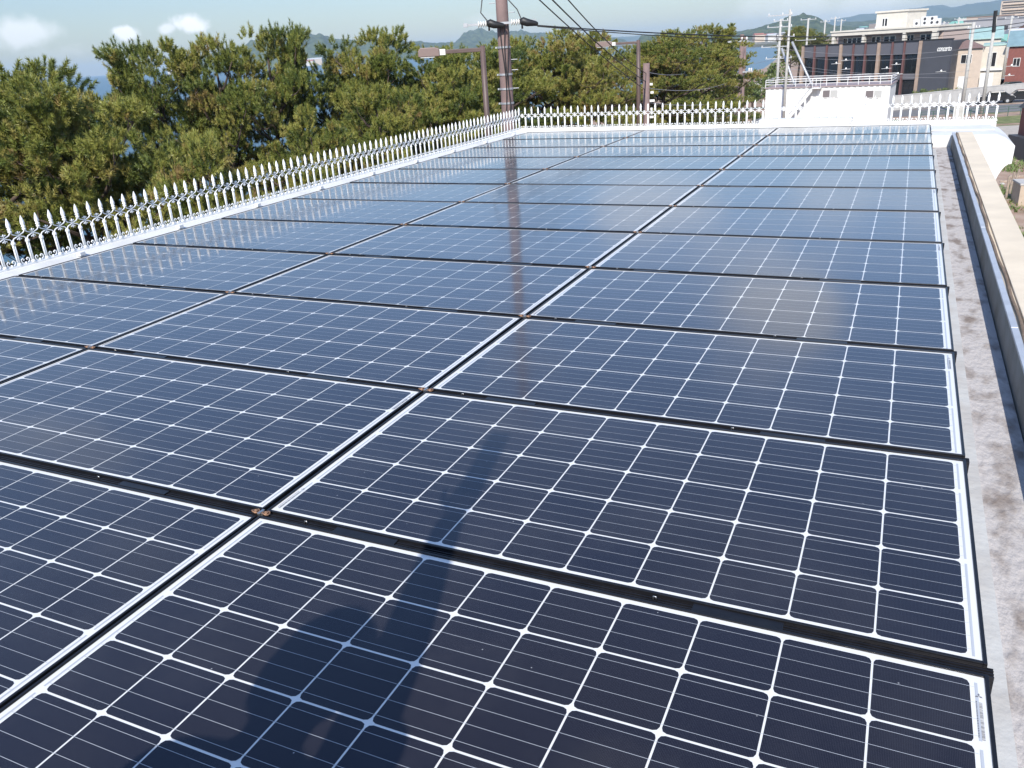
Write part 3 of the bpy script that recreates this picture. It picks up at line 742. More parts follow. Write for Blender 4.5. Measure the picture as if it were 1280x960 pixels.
pole(1008, 23, 165, .17, 'pole_g', 'T shaped grey pole above the left end of the charcoal building', [(.2, -1.3, 1.3), (3.5, -2, 1.5)])
pole(1213, 28, 112, .17, 'pole_g', 'thick grey concrete pole in front of the beige house', [(.6, -.6, .7)])
t, zt = pole(1239, 21, 112, .16, 'pole_g', 'grey pole with black sleeve on top in front of the cream annex')
b = MB(); b.tube([(0, 0, zt-1.6), (-.1, 0, zt+.6)], .2, 8); b.build('sleeve', M['black'], t)
for px, pt, D in ((1029, 25, 210), (1041, 21, 230), (1049, 24, 240), (1176, 27, 210), (1194, 22, 240), (1203, 28, 260), (1259, 20, 170)):
    pole(px, pt, D, .16, 'pole_g', 'thin pole rising above the roofs behind the beige house and charcoal building', [(.4, -1, 1)], group='distant poles above the roofs')
# two white bracing struts
for (a, b_, D, lab) in (((977, 60), (991, 100), 101, 'left leaning white strut rising from behind the site office'), ((990, 52), (1012, 100), 101, 'right leaning white strut rising from behind the site office')):
    p0 = at(*a, D); p1 = at(*b_, D); dz = (p1-p0)/(p1[2]-p0[2])*(ZG-p0[2]); q = p0+dz
    mb = MB(); mb.tube([(0, 0, 0), tuple(p0-q)], .13, 8); o = mb.build('bracing_strut', M['galv'], None, smooth=True, loc=tuple(map(float, q))); tag(o, lab, 'strut')
# wires
M['cable'] = mat('pale_cable', (0.30, 0.30, 0.31), .6)
def wire(a, b, sag, lab, r=.02, grp=None, n=24, m='wire'):
    a = Vector(a); b = Vector(b)
    mb = MB(); mb.tube([a.lerp(b, k/n)-Vector((0, 0, sag*4*(k/n)*(1-k/n)))-a for k in range(n+1)], r, 5)
    o = mb.build('overhead_wire', M[m], None, smooth=True, loc=tuple(a)); tag(o, lab, 'wire', grp)
def A(px, py, D): return tuple(map(float, at(px, py, D)))
wire(A(660, 31, 16.9), A(1420, -4, 48), .75, 'thick black wire crossing the whole sky from the brown pole to the right edge', .013)
wire(A(672, 33, 16.9), A(1420, -4, 49), .86, 'second black wire just under the thick one leaving the brown pole', .009)
g3 = 'wires slanting from the brown pole to the short pole'
wire(A(632, -40, 16.8), A(806, 112, 34), .1, 'left one of the black wires slanting down in front of the pines', .014, g3)
wire(A(650, -42, 16.8), A(807, 102, 34), .15, 'middle one of the black wires slanting down in front of the pines', .016, g3)
wire(A(668, -50, 16.8), A(808, 92, 34), .2, 'right one of the black wires slanting down in front of the pines', .014, g3)
g4 = 'thin wires between the shore poles'
for i, (a, b, s) in enumerate((((808, 90, 34), (878, 82, 60), .3), ((808, 110, 34), (927, 95, 60), .4), ((808, 128, 34), (927, 120, 60), .3), ((927, 60, 60), (974, 42, 118), .5), ((931, 80, 63), (985, 60, 98), .4))):
    wire(A(*a), A(*b), s, 'thin pale cable strung between the poles along the shore road', .012, g4, m='cable')
g5 = 'wires in front of the charcoal building'
for i, (a, b, s) in enumerate((((985, 62, 98), (1213, 60, 112), .6), ((985, 70, 98), (1213, 66, 112), .6), ((985, 80, 98), (1213, 88, 112), .7), ((985, 86, 98), (1213, 97, 112), .3))):
    wire(A(*a), A(*b), s, 'thin cable crossing the dark front of the charcoal building', .011, g5, m='cable')
for px, py in ((1057, 76), (1045, 80), (1057, 87), (1108, 86), (1120, 81), (1122, 93), (1176, 90), (1264, 83), (1261, 95)):
    q = A(px, py, 104); mb = MB(); mb.tube([(0, 0, -.02), (.02, 0, .10), (.05, 0, .22)], [.03, .11, .05], 8); mb.tube([(-.5, 0, .02), (.5, 0, .05)], .02, 5)
    o = mb.build('cable_insulator', M['ceram'], None, smooth=True, loc=q); tag(o, 'small white insulator on the cables crossing in front of the charcoal building', 'insulator', 'insulators on the cables')
# ------------------------------------------------------------------ site office (white two-storey container)
def frame_pts(pl, pr):
    v = np.array(pr[:2])-np.array(pl[:2]); return math.atan2(v[1], v[0]), float(np.linalg.norm(v))
pl, pr = at(957, 112, 101), at(1114, 105, 99)
rz, W_ = frame_pts(pl, pr); hz = float((pl[2]+pr[2])/2)-ZG
M['corr'] = mat('white_corrugated_steel', (0.68, 0.68, 0.66), .5, var=.03, scale=2)
so = empty('site_office', 'white corrugated two storey site office with a railed flat roof and outside stair', 'site office', (float(pl[0]), float(pl[1]), ZG), rz)
mb = MB(); pts = []
n = int(W_/.28)
for i in range(n):
    x = W_*i/n; pts += [(x+.02, 0 if i % 2 else .07), (x+W_/n*.85, 0 if i % 2 else .07)]
pts += [(W_, 5.5), (0, 5.5)]
mb.prism(pts, 'z', 0, hz); mb.build('wall', M['corr'], so)
mb = MB(); mb.box(-.1, -.1, hz, W_+.1, 5.6, hz+.12); mb.build('roof', mat('roof_edge_brown', (0.30, 0.24, 0.24), .7), so)
uc = lambda px: float(np.interp(px, [957, 1114], [0, W_]))
hp = lambda px, py: float(at(px, py, 100)[2])-ZG
rh = hp(1035, 97.5)-hz
mb = MB()
for y in (-.05, 5.5):
    for k in (.45, .75, 1): mb.box(0, y, hz+rh*k-.03, W_, y+.05, hz+rh*k+.02)
for x in (0, W_):
    for k in (.45, .75, 1): mb.box(x-.025, 0, hz+rh*k-.028, x+.025, 5.5, hz+rh*k+.018)
mb.build('railing', M['corr'], so)
for k in range(13):
    mb = MB(); mb.box(k*W_/12-.03, -.055, hz, k*W_/12+.03, 0.005, hz+rh*1.01); mb.build('railing_post', M['corr'], so)
for a, b in ((1032, 1050), (1085, 1104)):
    x0, x1 = uc(a), uc(b); z1, z0 = hp((a+b)/2, 112.5), hp((a+b)/2, 121)
    f = MB(); f.box(x0-.06, -.03, z0-.06, x1+.06, .02, z1+.06); fo = f.build('window', M['corr'], so)
    f = MB(); f.box(x0, -.045, z0, (x0+x1)/2-.04, -.032, z1); f.build('pane', mat('window_grey', (0.16, 0.14, 0.14), .3), fo)
    f = MB(); f.box((x0+x1)/2+.04, -.04, z0, x1, -.032, z1); f.build('pane', mat('window_blind', (0.42, 0.42, 0.40), .4), fo)
# stair
xa, xb = uc(1020), uc(1030); xs = uc(992); zs = hp(992, 146)
mb = MB(); mb.box(xa, -1.0, hz-.1, xb, -.12, hz); mb.build('stair_landing', M['corr'], so)
mb = MB(); mb.prism([(xa, hz), (xa, hz-.35), (xs, zs-.35), (xs, zs)], 'y', -1.02, -.96); mb.prism([(xa, hz), (xa, hz-.35), (xs, zs-.35), (xs, zs)], 'y', -.2, -.14)
ns = 14
for k in range(ns):
    f = (k+.5)/ns; mb.box(xa+(xs-xa)*f-.12, -.96, hz+(zs-hz)*f-.03, xa+(xs-xa)*f+.12, -.2, hz+(zs-hz)*f+.0)
mb.build('stair', M['corr'], so)
mb = MB(); mb.tube([(xb, -1, hz+.9), (xa, -1, hz+.9), (xs, -1, zs+.9), (xs, -1, zs)], .03, 6); mb.tube([(xa, -1, hz), (xa, -1, hz+.9)], .03, 6); mb.tube([(xb, -1, hz), (xb, -1, hz+.9)], .03, 6)
mb.build('stair_rail', M['corr'], so)

# ------------------------------------------------------------------ charcoal building with brown fins
def at_z(px, py, z):
    d = ray(px, py); return CAM+d*((z-CAM[2])/d[2])
PR = at(1190, 48, 139); PL = at_z(1003, 57, PR[2])
rz, Wb = frame_pts(PL, PR); hb = float(PR[2])-ZG
ux = np.array([math.cos(rz), math.sin(rz)])
def ub(px, py=60):
    d = ray(px, py); n = np.array([d[0], d[1]]); o = CAM[:2]-PL[:2]
    # solve PL + ux*u = CAM + n*t
    Am = np.array([[ux[0], -n[0]], [ux[1], -n[1]]]); u, t = np.linalg.solve(Am, o); return float(u), float(t*math.hypot(*n))
def vb(px, py):
    u, D = ub(px, py); return u, float(at(px, py, D)[2])-ZG
cb = empty('charcoal_building', 'long dark charcoal building with reddish brown fins and a cream penthouse on top', 'building', (float(PL[0]), float(PL[1]), ZG), rz)
uw = ub(1151)[0]
SK = 4.6*1.0
mb = MB(); mb.prism([(0, .6), (Wb-.05, .6), (Wb-SK, 16), (0, 16)], 'z', 0, hb-.4); mb.build('wall', M['dark'], cb)
mb = MB(); mb.box(uw, 0, 0, Wb, .6, hb); mb.build('blank_wall', mat('charcoal_panels', (0.060, 0.062, 0.072), .6, var=.06, scale=.6), cb)
zg1 = vb(1098, 69)[1]; zg0 = vb(1098, 92)[1]
mb = MB(); mb.box(.1, .12, zg1, uw, .6, hb-.12); mb.build('parapet_band', mat('grey_band', (0.10, 0.10, 0.115), .6), cb)
mb = MB(); mb.box(0, -.05, hb-.12, Wb+.05, .7, hb+.03); mb.build('roof_edge', M['black'], cb)
mb = MB(); mb.box(.1, .14, zg0-.9, uw, .6, zg0-.1); mb.build('floor_band', mat('floor_band_grey', (0.12, 0.115, 0.125), .6), cb)
fins = [(1004, 3, 1), (1018.6, 1.8, 0), (1033.7, 1.8, 0), (1051.3, 3.4, 1), (1067, 1.8, 0), (1082, 1.8, 0), (1098.5, 3.4, 1), (1115.6, 1.8, 0), (1130.6, 1.8, 0), (1150.5, 3.6, 1)]
mt = mat('tan_fin', (0.34, 0.25, 0.19), .7, var=.1, scale=2); mr_ = mat('red_brown_fin', (0.14, 0.068, 0.062), .6)
for px, w, k in fins:
    u = ub(px)[0]; ww = w*.065
    mb = MB(); mb.box(u-ww, -.12, 0, u+ww, .35 if k else .3, hb-.12); mb.build('fin', mt if k else mr_, cb)
us = [ub(f[0])[0] for f in fins]
for i in range(len(us)-1):
    a, b = us[i]+.2, us[i+1]-.2
    for z0, z1 in ((zg0-.05, zg1-.05), (.5, zg0-1.0)):
        f = MB(); f.box(a, .40, z0, b, .58, z1); w = f.build('window', M['black'], cb)
        f = MB(); m_ = (a+b)/2; f.box(a+.08, .37, z0+.08, m_-.04, .398, z1-.08); f.box(m_+.04, .37, z0+.08, b-.08, .398, z1-.08); f.build('pane', M['glassd'], w)
# lettering
cu = bpy.data.curves.new('lettering', 'FONT'); cu.body = 'concerto'; cu.size = 1.0; cu.extrude = .03; cu.shear = .25; cu.offset = .01; cu.space_character = .85
to = bpy.data.objects.new('tmp_text', cu); col.objects.link(to); bpy.context.view_layer.update()
me = bpy.data.meshes.new_from_object(to); bpy.data.objects.remove(to); me.name = 'lettering'
me.materials.clear(); me.materials.append(M['ceram'])
xs_ = [v.co.x for v in me.vertices]; w0 = max(xs_)-min(xs_)
u0, z0 = vb(1171, 64); u1, _ = vb(1189, 63)
o = link('lettering', me, cb); s = (u1-u0)/w0; o.scale = (s, s*1.55, s); o.location = (u0, -.03, z0-.0); o.rotation_euler = (R(90), 0, 0)
# cream penthouse: veranda storey and stair tower
cream = mat('cream_stucco', (0.62, 0.58, 0.50), .85, var=.05, scale=1.2); pinkw = mat('pinkish_wall', (0.48, 0.38, 0.33), .85)
dD = 3.5
def up3(px, py, extra):
    u, D = ub(px, py); return u, float(at(px, py, D+extra)[2])-ZG
ua, z1 = up3(1025, 41, dD); ubb, _ = up3(1158, 33, dD); zb1 = up3(1025, 46.5, dD)[1]
ua = ua*1.0; 
mb = MB(); mb.box(ua, dD+2, hb-.4, ubb, 14, z1-.1); mb.build('penthouse_wall', pinkw, cb)
mb = MB(); mb.box(ua-.1, dD, zb1, ubb+.1, 14.2, z1); mb.box(ua-.25, dD-.15, z1-.12, ubb+.25, 14.4, z1+.1); mb.build('penthouse_beam', cream, cb)
for px, w in ((1026.5, 3.2), (1064, 3), (1115, 3.2), (1153, 5)):
    u = ub(px, 45)[0]; mb = MB(); mb.box(u-w*.07, dD+.02, hb-.4, u+w*.07, dD+.7, zb1); mb.build('penthouse_pillar', cream, cb)
for a, b in ((1031, 1060), (1067, 1078), (1082, 1097), (1111, 1120), (1128, 1149)):
    x0, x1 = ub(a, 45)[0], ub(b, 45)[0]
    f = MB(); f.box(x0, dD+1.93, hb-.3, x1, dD+1.995, zb1-.35); w = f.build('window', M['ceram'], cb)
    n = max(2, int((x1-x0)/.7)); f = MB()
    for k in range(n):
        f.box(x0+(x1-x0)*(k+.12)/n, dD+1.91, hb-.2, x0+(x1-x0)*(k+.88)/n, dD+1.928, zb1-.45)
    f.build('pane', M['glassd'], w)
uc0, zt1 = up3(1066.5, 17, 7); uc1, _ = up3(1105.5, 14, 7)
mb = MB(); mb.box(uc0, 7, z1-.1, uc1, 13, zt1-.2); mb.build('tower_wall', cream, cb)
mb = MB(); mb.box(uc0-.2, 6.8, zt1-.2, uc1+.2, 13.2, zt1+.05); mb.build('tower_roof', cream, cb)
f = MB(); x0, x1 = ub(1073, 30)[0], ub(1080, 30)[0]; f.box(x0, 6.96, z1+.3, x1, 6.995, z1+.3+(zt1-z1)*.5); w = f.build('window', M['ceram'], cb)
f = MB(); f.box(x0+.1, 6.94, z1+.4, x0+.35, 6.958, z1+.2+(zt1-z1)*.5); f.box(x0+.5, 6.94, z1+.4, x1-.08, 6.958, z1+.2+(zt1-z1)*.5); f.build('pane', M['glassd'], w)
# air-conditioning units on the penthouse roof
names = ['leftmost', 'second', 'third', 'rightmost']
for k, (px, w) in enumerate(((1126, 1.0), (1136, 1.15), (1145, 1.15), (1152, .8))):
    u, _ = ub(px, 30); c, s_ = math.cos(rz), math.sin(rz); lx_, ly_ = u, dD+1.2
    t = empty('air_conditioner', '%s of the four white air conditioner units on the penthouse roof' % names[k], 'air conditioner',
              (float(PL[0])+c*lx_-s_*ly_, float(PL[1])+s_*lx_+c*ly_, ZG+z1+.1), rz)
    hh = 1.25 if k in (1, 2) else .9
    b = MB(); b.box(-w*.5, 0, 0, w*.5, .45, hh); b.build('casing', M['corr'], t, bevel=.03)
    for q in range(2 if k in (1, 2) else 1):
        b = MB(); b.tube([(0, -.02, .38+q*.55), (0, -.006, .38+q*.55)], .2, 14); b.build('fan_grille', M['dark'], t)

# ------------------------------------------------------------------ houses to the right
def house(name, lab, pxl, pxr, pyt, D, depth, wallm, roofm, rtype='gable', rh=1.4, wins=(), cat='house', over=.35, grp=None, Dr=None, zb=ZG):
    a = at(pxl, pyt, D); b = at(pxr, pyt-(pxr-pxl)*.0636, Dr or D); rz_, w = frame_pts(a, b); h = float((a[2]+b[2])/2)-zb
    t = empty(name, lab, cat, (float(a[0]), float(a[1]), zb), rz_, grp)
    mb = MB(); mb.box(0, 0, 0, w, depth, h); mb.build('wall', wallm, t)
    o = over; mb = MB()
    if rtype == 'gable':
        mb.prism([(-o, h-.1), (depth/2, h+rh), (depth+o, h-.1), (depth+o, h+.06), (depth/2, h+rh+.18), (-o, h+.06)], 'x', -o, w+o)
    elif rtype == 'hip':
        q = min(depth/2, w/2.2)
        v = [(-o, -o, h), (w+o, -o, h), (w+o, depth+o, h), (-o, depth+o, h), (q, depth/2, h+rh), (w-q, depth/2, h+rh)]
        for f in ((0, 1, 5, 4), (1, 2, 5), (2, 3, 4, 5), (3, 0, 4), (3, 2, 1, 0)): mb.poly([v[i] for i in f])
    else: mb.box(-.1, -.1, h, w+.1, depth+.1, h+.25)
    mb.build('roof', roofm, t)
    for (fx0, fx1, z0, z1) in wins:
        f = MB(); f.box(w*fx0-.06, -.05, h*z0-.06, w*fx1+.06, -.004, h*z1+.06); wo_ = f.build('window', M['ceram'], t)
        m_ = w*(fx0+fx1)/2; f = MB(); f.box(w*fx0, -.07, h*z0, m_-.03, -.052, h*z1); f.box(m_+.03, -.07, h*z0, w*fx1, -.052, h*z1); f.build('pane', M['glassd'], wo_)
    return t, w, h
beige = mat('beige_siding', (0.50, 0.41, 0.33), .85, var=.05, scale=2); cream2 = mat('cream_siding', (0.58, 0.53, 0.45), .85, var=.05, scale=2)
brownr = mat('brown_roof', (0.20, 0.13, 0.115), .8, var=.1, scale=3); turq = mat('turquoise_roof', (0.33, 0.47, 0.43), .6, var=.08, scale=1); greyr = mat('grey_tiles', (0.15, 0.16, 0.17), .8, var=.15, scale=3)
redw = mat('red_brown_wall', (0.20, 0.07, 0.055), .8, var=.08, scale=3); bluer = mat('blue_grey_metal_roof', (0.20, 0.30, 0.32), .5, var=.1, scale=1)
t, w, h = house('beige_house', 'beige two storey house with brown hip roof beside the charcoal building', 1189, 1229, 62, 146, 8, beige, brownr, 'hip', 1.1, [(.08, .16, .66, .82), (.36, .68, .68, .86)])
for (fx0, fx1) in ((.35, .62), (.02, .2)):
    mb = MB(); mb.box(w*fx0, -.03, 0, w*fx1, -.004, h*.38); mb.build('shutter', M['corr'], t)
t, w, h = house('annex_house', 'cream annex house with tall windows right of the beige house', 1230, 1258, 58, 149, 9, cream2, turq, 'flat', 1, [(.25, .62, .55, .85)])
mb = MB(); mb.box(w*.02, -.03, 0, w*.62, -.004, h*.40); mb.build('shutter', M['corr'], t)
mb = MB(); mb.box(0, -.35, h*.46, w, -.006, h*.50); mb.build('ledge', M['corr'], t)
house('turquoise_roofed_hall', 'low hall with a turquoise roof behind the beige house', 1150, 1252, 53, 165, 12, cream2, turq, 'gable', 1.5)
house('red_brown_house', 'dark red brown house with blue grey metal roof at the right edge', 1262, 1330, 58, 148, 9, redw, bluer, 'gable', 1.8, [(.12, .24, .55, .72)])
t, w, h = house('apartment_block', 'tall beige apartment block with rows of balconies on the skyline at the right edge', 1252, 1360, 1, 620, 20, mat('apartment_beige', (0.45, 0.38, 0.31), .8), greyr, 'flat', 1, cat='apartment block')
for k in range(9):
    mb = MB(); z = h*(.98)-k*3.1; mb.box(1, -1.1, z-1.9, w*.45, -.004, z-.9); mb.build('balcony', beige, t)
    mb = MB(); mb.box(1, -.06, z-.85, w*.45, -.02, z-.1); mb.build('window_band', M['dark'], t)
    mb = MB(); 
    for q in range(7): mb.box(w*.5+q*4.5, -.3, z-1.9, w*.5+q*4.5+3, -.02, z-.6)
    mb.build('window_band', M['dark'], t)
# far town
rs = random.Random(5)
wallcols = [('pale', (0.60, 0.58, 0.54)), ('beige', (0.50, 0.42, 0.34)), ('grey', (0.36, 0.36, 0.37))]
roofcols = [('grey tiled', (0.14, 0.15, 0.17)), ('brown', (0.22, 0.13, 0.10)), ('light', (0.55, 0.55, 0.55)), ('green', (0.20, 0.42, 0.34))]
wm = {n: mat('town_wall_'+n, c, .85) for n, c in wallcols}; rm = {n: mat('town_roof_'+n.replace(' ', '_'), c, .7) for n, c in roofcols}
for k in range(165):
    D = 250*math.exp(rs.uniform(0, .9)) if k < 45 else 520*math.exp(rs.uniform(0, 1.55)); az = rs.uniform(-3.5, 8.5)
    if D < 330: az = rs.uniform(2.2, 8.0)
    wn_, rn = rs.choice(list(wm)), rs.choice(list(rm)); p = pol(az, D); big = rs.random() < .2 and D > 330
    f_ = 1 if k < 45 else 1.5
    w, d_, h = (rs.uniform(7, 11)*f_, rs.uniform(6, 9), rs.uniform(3.5, 6)*(1 if k < 45 else 1.35)) if not big else (rs.uniform(11, 18)*f_, 10*f_, rs.uniform(7.5, 9.6)*(1 if k < 45 else 1.3))
    t = empty('town_house', '%s town house with a %s roof in the distant town beyond the near houses' % (wn_, rn), 'house', (p[0], p[1], ZG), rs.uniform(-.6, .6), 'houses of the distant town')
    mb = MB(); mb.box(0, 0, 0, w, d_, h); mb.build('wall', wm[wn_], t)
    mb = MB()
    if not big: mb.prism([(-.4, h), (d_/2, h+1.7), (d_+.4, h)], 'x', -.3, w+.3)
    else: mb.box(-.1, -.1, h, w+.1, d_+.1, h+.4)
    mb.build('roof', rm[rn], t)
    mb = MB()
    for f in range(2 if not big else 3):
        for q in range(3 if not big else 6): 
            x = w*(q+.3)/(3 if not big else 6); mb.box(x, -.05, 1+f*2.7, x+1.2, -.01, 2.2+f*2.7)
    mb.build('window_row', M['dark'], t)
for k in range(26):   # across the bay and under the headland
    if k < 13: p = at(rs.uniform(938, 992), 52, rs.uniform(880, 1300)); zb = SZ+2; g = 'buildings across the bay'; lab = 'low %s building on the far shore of the bay right of the pines'
    else: p = at(rs.choice((rs.uniform(345, 390), rs.uniform(205, 235), rs.uniform(520, 560))), 80, rs.uniform(2480, 2560)); zb = SZ-.5; g = 'buildings under the headland'; lab = 'tiny %s building at the foot of the wooded headland'
    wn_ = rs.choice(['pale', 'beige']); f_ = 1 if k < 13 else 2.4
    t = empty('shore_building', lab % wn_, 'building', (float(p[0]), float(p[1]), zb), yaw_to(640), g)
    w, h = rs.uniform(8, 24)*f_, rs.uniform(4, 8)*f_
    mb = MB(); mb.box(0, 0, 0, w, 10*f_, h); mb.build('wall', wm[wn_], t)
    mb = MB(); mb.prism([(-.5, h), (5*f_, h+1.5*f_), (10*f_+.5, h)], 'x', 0, w); mb.build('roof', mat('far_roof', rs.choice([(.4, .16, .12), (.5, .5, .5), (.2, .2, .22)]), .8), t)

# ------------------------------------------------------------------ roads, walls, vegetation and clutter on the ground
M['asph'] = mat('asphalt', (0.16, 0.155, 0.15), .9, var=.12, scale=2, bump=.2)
M['pathm'] = mat('gravel_path', (0.42, 0.37, 0.31), .95, var=.1, scale=2, bump=.2)
M['grass'] = mat('grass_strip', (0.10, 0.13, 0.035), .95, c2=(0.24, 0.23, 0.09), scale=1.5, bump=.5)
def g2(px, py, z=ZG): p = at_z(px, py, z); return (float(p[0]), float(p[1]))
def band(name, m, y0l, y0r, y1l, y1r, dz, xl=945, xr=1330):
    return sheet(name, [g2(xl, y0l), g2(xr, y0r), g2(xr, y1r), g2(xl, y1l)], ZG+dz, m)
band('road', M['asph'], 146, 120, 121, 103, .004, 1000, 1400)
band('lower_road', M['asph'], 155, 133, 148, 123, .008, 940, 1400)
band('grass_verge', M['grass'], 161, 146, 155, 133, .012, 1150, 1400)
band('gravel_path', M['pathm'], 178, 163, 164, 149, .016, 1150, 1400)
shore_road = [g2(850, 150), g2(905, 150), g2(955, 112), g2(975, 94), g2(962, 94), g2(925, 112)]
sheet('shore_path', shore_road, ZG+.006, M['pathm'])
def wall(name, a, b, h, th, m, lab, cat='wall', cap=None):
    rz_, w = frame_pts(a, b); t = empty(name, lab, cat, (a[0], a[1], ZG), rz_)
    mb = MB(); mb.box(0, 0, 0, w, th, h); mb.build('wall_body', m, t)
    mb = MB(); mb.box(-.02, -.03, h, w+.02, th+.03, h+.08); mb.build('capping', cap or m, t)
    return t, w
M['cwall'] = mat('pale_concrete_wall', (0.46, 0.44, 0.41), .9, var=.08, scale=1.5, bump=.2)
wall('retaining_wall', g2(1100, 140), g2(1400, 108), 1.7, .3, M['cwall'], 'long pale concrete retaining wall in front of the houses at the right')
def railing(name, a, b, h, n, m, lab):
    rz_, w = frame_pts(a, b); t = empty(name, lab, 'railing', (a[0], a[1], ZG), rz_)
    for z in (.45, .75, 1):
        mb = MB(); mb.box(0, -.02, h*z-.03, w, .02, h*z+.02); mb.build('rail', m, t)
    for k in range(n+1):
        mb = MB(); mb.box(w*k/n-.03, -.026, 0, w*k/n+.03, .026, h*1.01); mb.build('post', m, t)
railing('green_railing', g2(1150, 152), g2(1400, 136), 1.0, 16, mat('green_rail', (0.06, 0.11, 0.08), .5), 'dark green railing along the grass verge right of the far fence')
railing('shore_railing', g2(858, 140), g2(948, 118), 1.0, 9, M['galv'], 'pale metal railing on the earth slope below the two close brown poles')

# weed tufts (uncountable)
rs2 = np.random.RandomState(2)
mb = MB()
for (px, py, sx, n) in ((1255, 206, 3.0, 260), (1243, 238, 1.6, 120), (1250, 290, 2.2, 120), (1262, 242, 1.5, 160), (1276, 240, 1.2, 110), (1270, 250, 1.2, 120), (1262, 213, 2.0, 120), (1278, 300, 2.0, 120), (870, 140, 6, 260), (905, 128, 6, 200), (840, 150, 5, 220), (1248, 262, 1.5, 100)):
    c = g2(px, py)
    for k in range(n):
        x, y = c[0]+rs2.normal(0, sx*.5), c[1]+rs2.normal(0, sx*.4)
        for q in range(4):
            a = rs2.uniform(0, 6.28); l = rs2.uniform(.10, .32); w = .03
            mb.poly([(x-w*math.sin(a), y+w*math.cos(a), ZG), (x+w*math.sin(a), y-w*math.cos(a), ZG), (x+math.cos(a)*l*.8, y+math.sin(a)*l*.8, ZG+l)])
o = mb.build('weeds', mat('weed_green', (0.10, 0.17, 0.035), .6, c2=(0.19, 0.23, 0.07), scale=1.5)); tag(o, 'green weed tufts scattered on the bare earth', 'weeds', kind='stuff')

def bush_mesh(seed, n=900, colr='leaf', trunk=True):
    rs = np.random.RandomState(seed); mb = MB()
    cl_ = [(rs.normal(0, .42, 3)*[1, 1, .6]+[0, 0, .95], rs.uniform(.25, .5)) for _ in range(11)]
    for k in range(n):
        c, r = cl_[rs.randint(11)]; v = rs.normal(0, 1, 3); v /= np.linalg.norm(v); p = c+v*r*rs.uniform(.75, 1.05); p[2] = max(.05, p[2])
        a, b = rs.normal(0, 1, 3), rs.normal(0, 1, 3); a /= np.linalg.norm(a); b = np.cross(a, b); b /= np.linalg.norm(b)
        s = rs.uniform(.05, .10); mb.poly([p-a*s, p-b*s*.5, p+a*s, p+b*s*.5])
    cm_ = mb.mesh('crown', M[colr])
    mb = MB(); mb.tube([(0, 0, 0), (.03, 0, .5), (0, .03, .95)], [.06, .05, .03], 6)
    for c, r in cl_[:6]: mb.tube([(0, 0, .4), tuple(c)], [.03, .01], 5)
    return cm_, mb.mesh('stem', M['bark'])
M['leaf_y'] = mat('yellow_green_leaf', (0.15, 0.17, 0.03), .5, c2=(0.24, 0.22, 0.06), scale=3); M['leaf_o'] = mat('orange_brown_leaf', (0.24, 0.17, 0.06), .5, c2=(0.14, 0.15, 0.04), scale=3)
bA, bB, bC = bush_mesh(1, 1400), bush_mesh(2, 1200, 'leaf_y'), bush_mesh(3, 1000, 'leaf_o')
def shrub(px, py, s, me, lab, name='shrub', cat='shrub', D=None, hs=1.0):
    c = g2(px, py) if D is None else tuple(map(float, at(px, py, D)[:2]))
    t = empty(name, lab, cat, (c[0], c[1], ZG), px*.7); t.scale = (s, s, s*hs); link('crown', me[0], t); link('stem', me[1], t)
shrub(962, 122, 2.7, bA, 'round dark green tree at the waterside left of the site office', 'round_tree', 'tree', hs=1.25)
shrub(1119, 119, 1.7, bC, 'orange tinged bush against the dark building right of the site office', hs=1.3)
shrub(862, 146, 2.2, bA, 'dark bush on the earth slope left of the farthest street lamp')
shrub(884, 140, 2.0, bB, 'yellow green bush at the foot of the farthest street lamp')
shrub(850, 132, 2.0, bB, 'yellowish bush under the pines right of the short pole')
shrub(905, 146, 2.2, bA, 'dark bush left of the two close brown poles')
shrub(940, 138, 2.4, bA, 'green bush right of the two close brown poles')
shrub(780, 150, 2.4, bA, 'dark bush behind the far fence under the middle pines')
shrub(720, 150, 2.4, bA, 'dark bush behind the far fence right of the brown utility pole')
for k, (px, py, s) in enumerate(((1150, 126, 1.0), (1163, 125, .9), (1177, 125, 1.0), (1192, 123, .9), (1262, 117, .8))):
    shrub(px, py, s, bB if k % 2 else bA, '%s low hedge bush from the left on the road edge' % words[k])
for k, (px, py, D) in enumerate(((992, 38, 175), (1003, 33, 185), (1014, 36, 190), (1022, 42, 180))):
    p = at(px, py, D); s = (float(p[2])-ZG)/variants[k][2]
    t = empty('pine_tree', '%s dark pine from the left behind the charcoal building' % words[k], 'pine tree', (float(p[0]), float(p[1]), ZG), k*1.7)
    t.scale = (s*1.1, s*1.1, s); link('trunk', variants[k][0], t); link('crown', variants[k][1], t)
for k in range(16):
    D = rs.uniform(200, 600); az = rs.uniform(-1.5, 7.2); p = pol(az, D)
    t = empty('town_tree', 'green tree between the roofs of the distant town', 'tree', (p[0], p[1], ZG), k, 'trees of the distant town'); s = rs.uniform(3, 5); t.scale = (s, s, s*1.1)
    link('crown', bA[0], t); link('stem', bA[1], t)

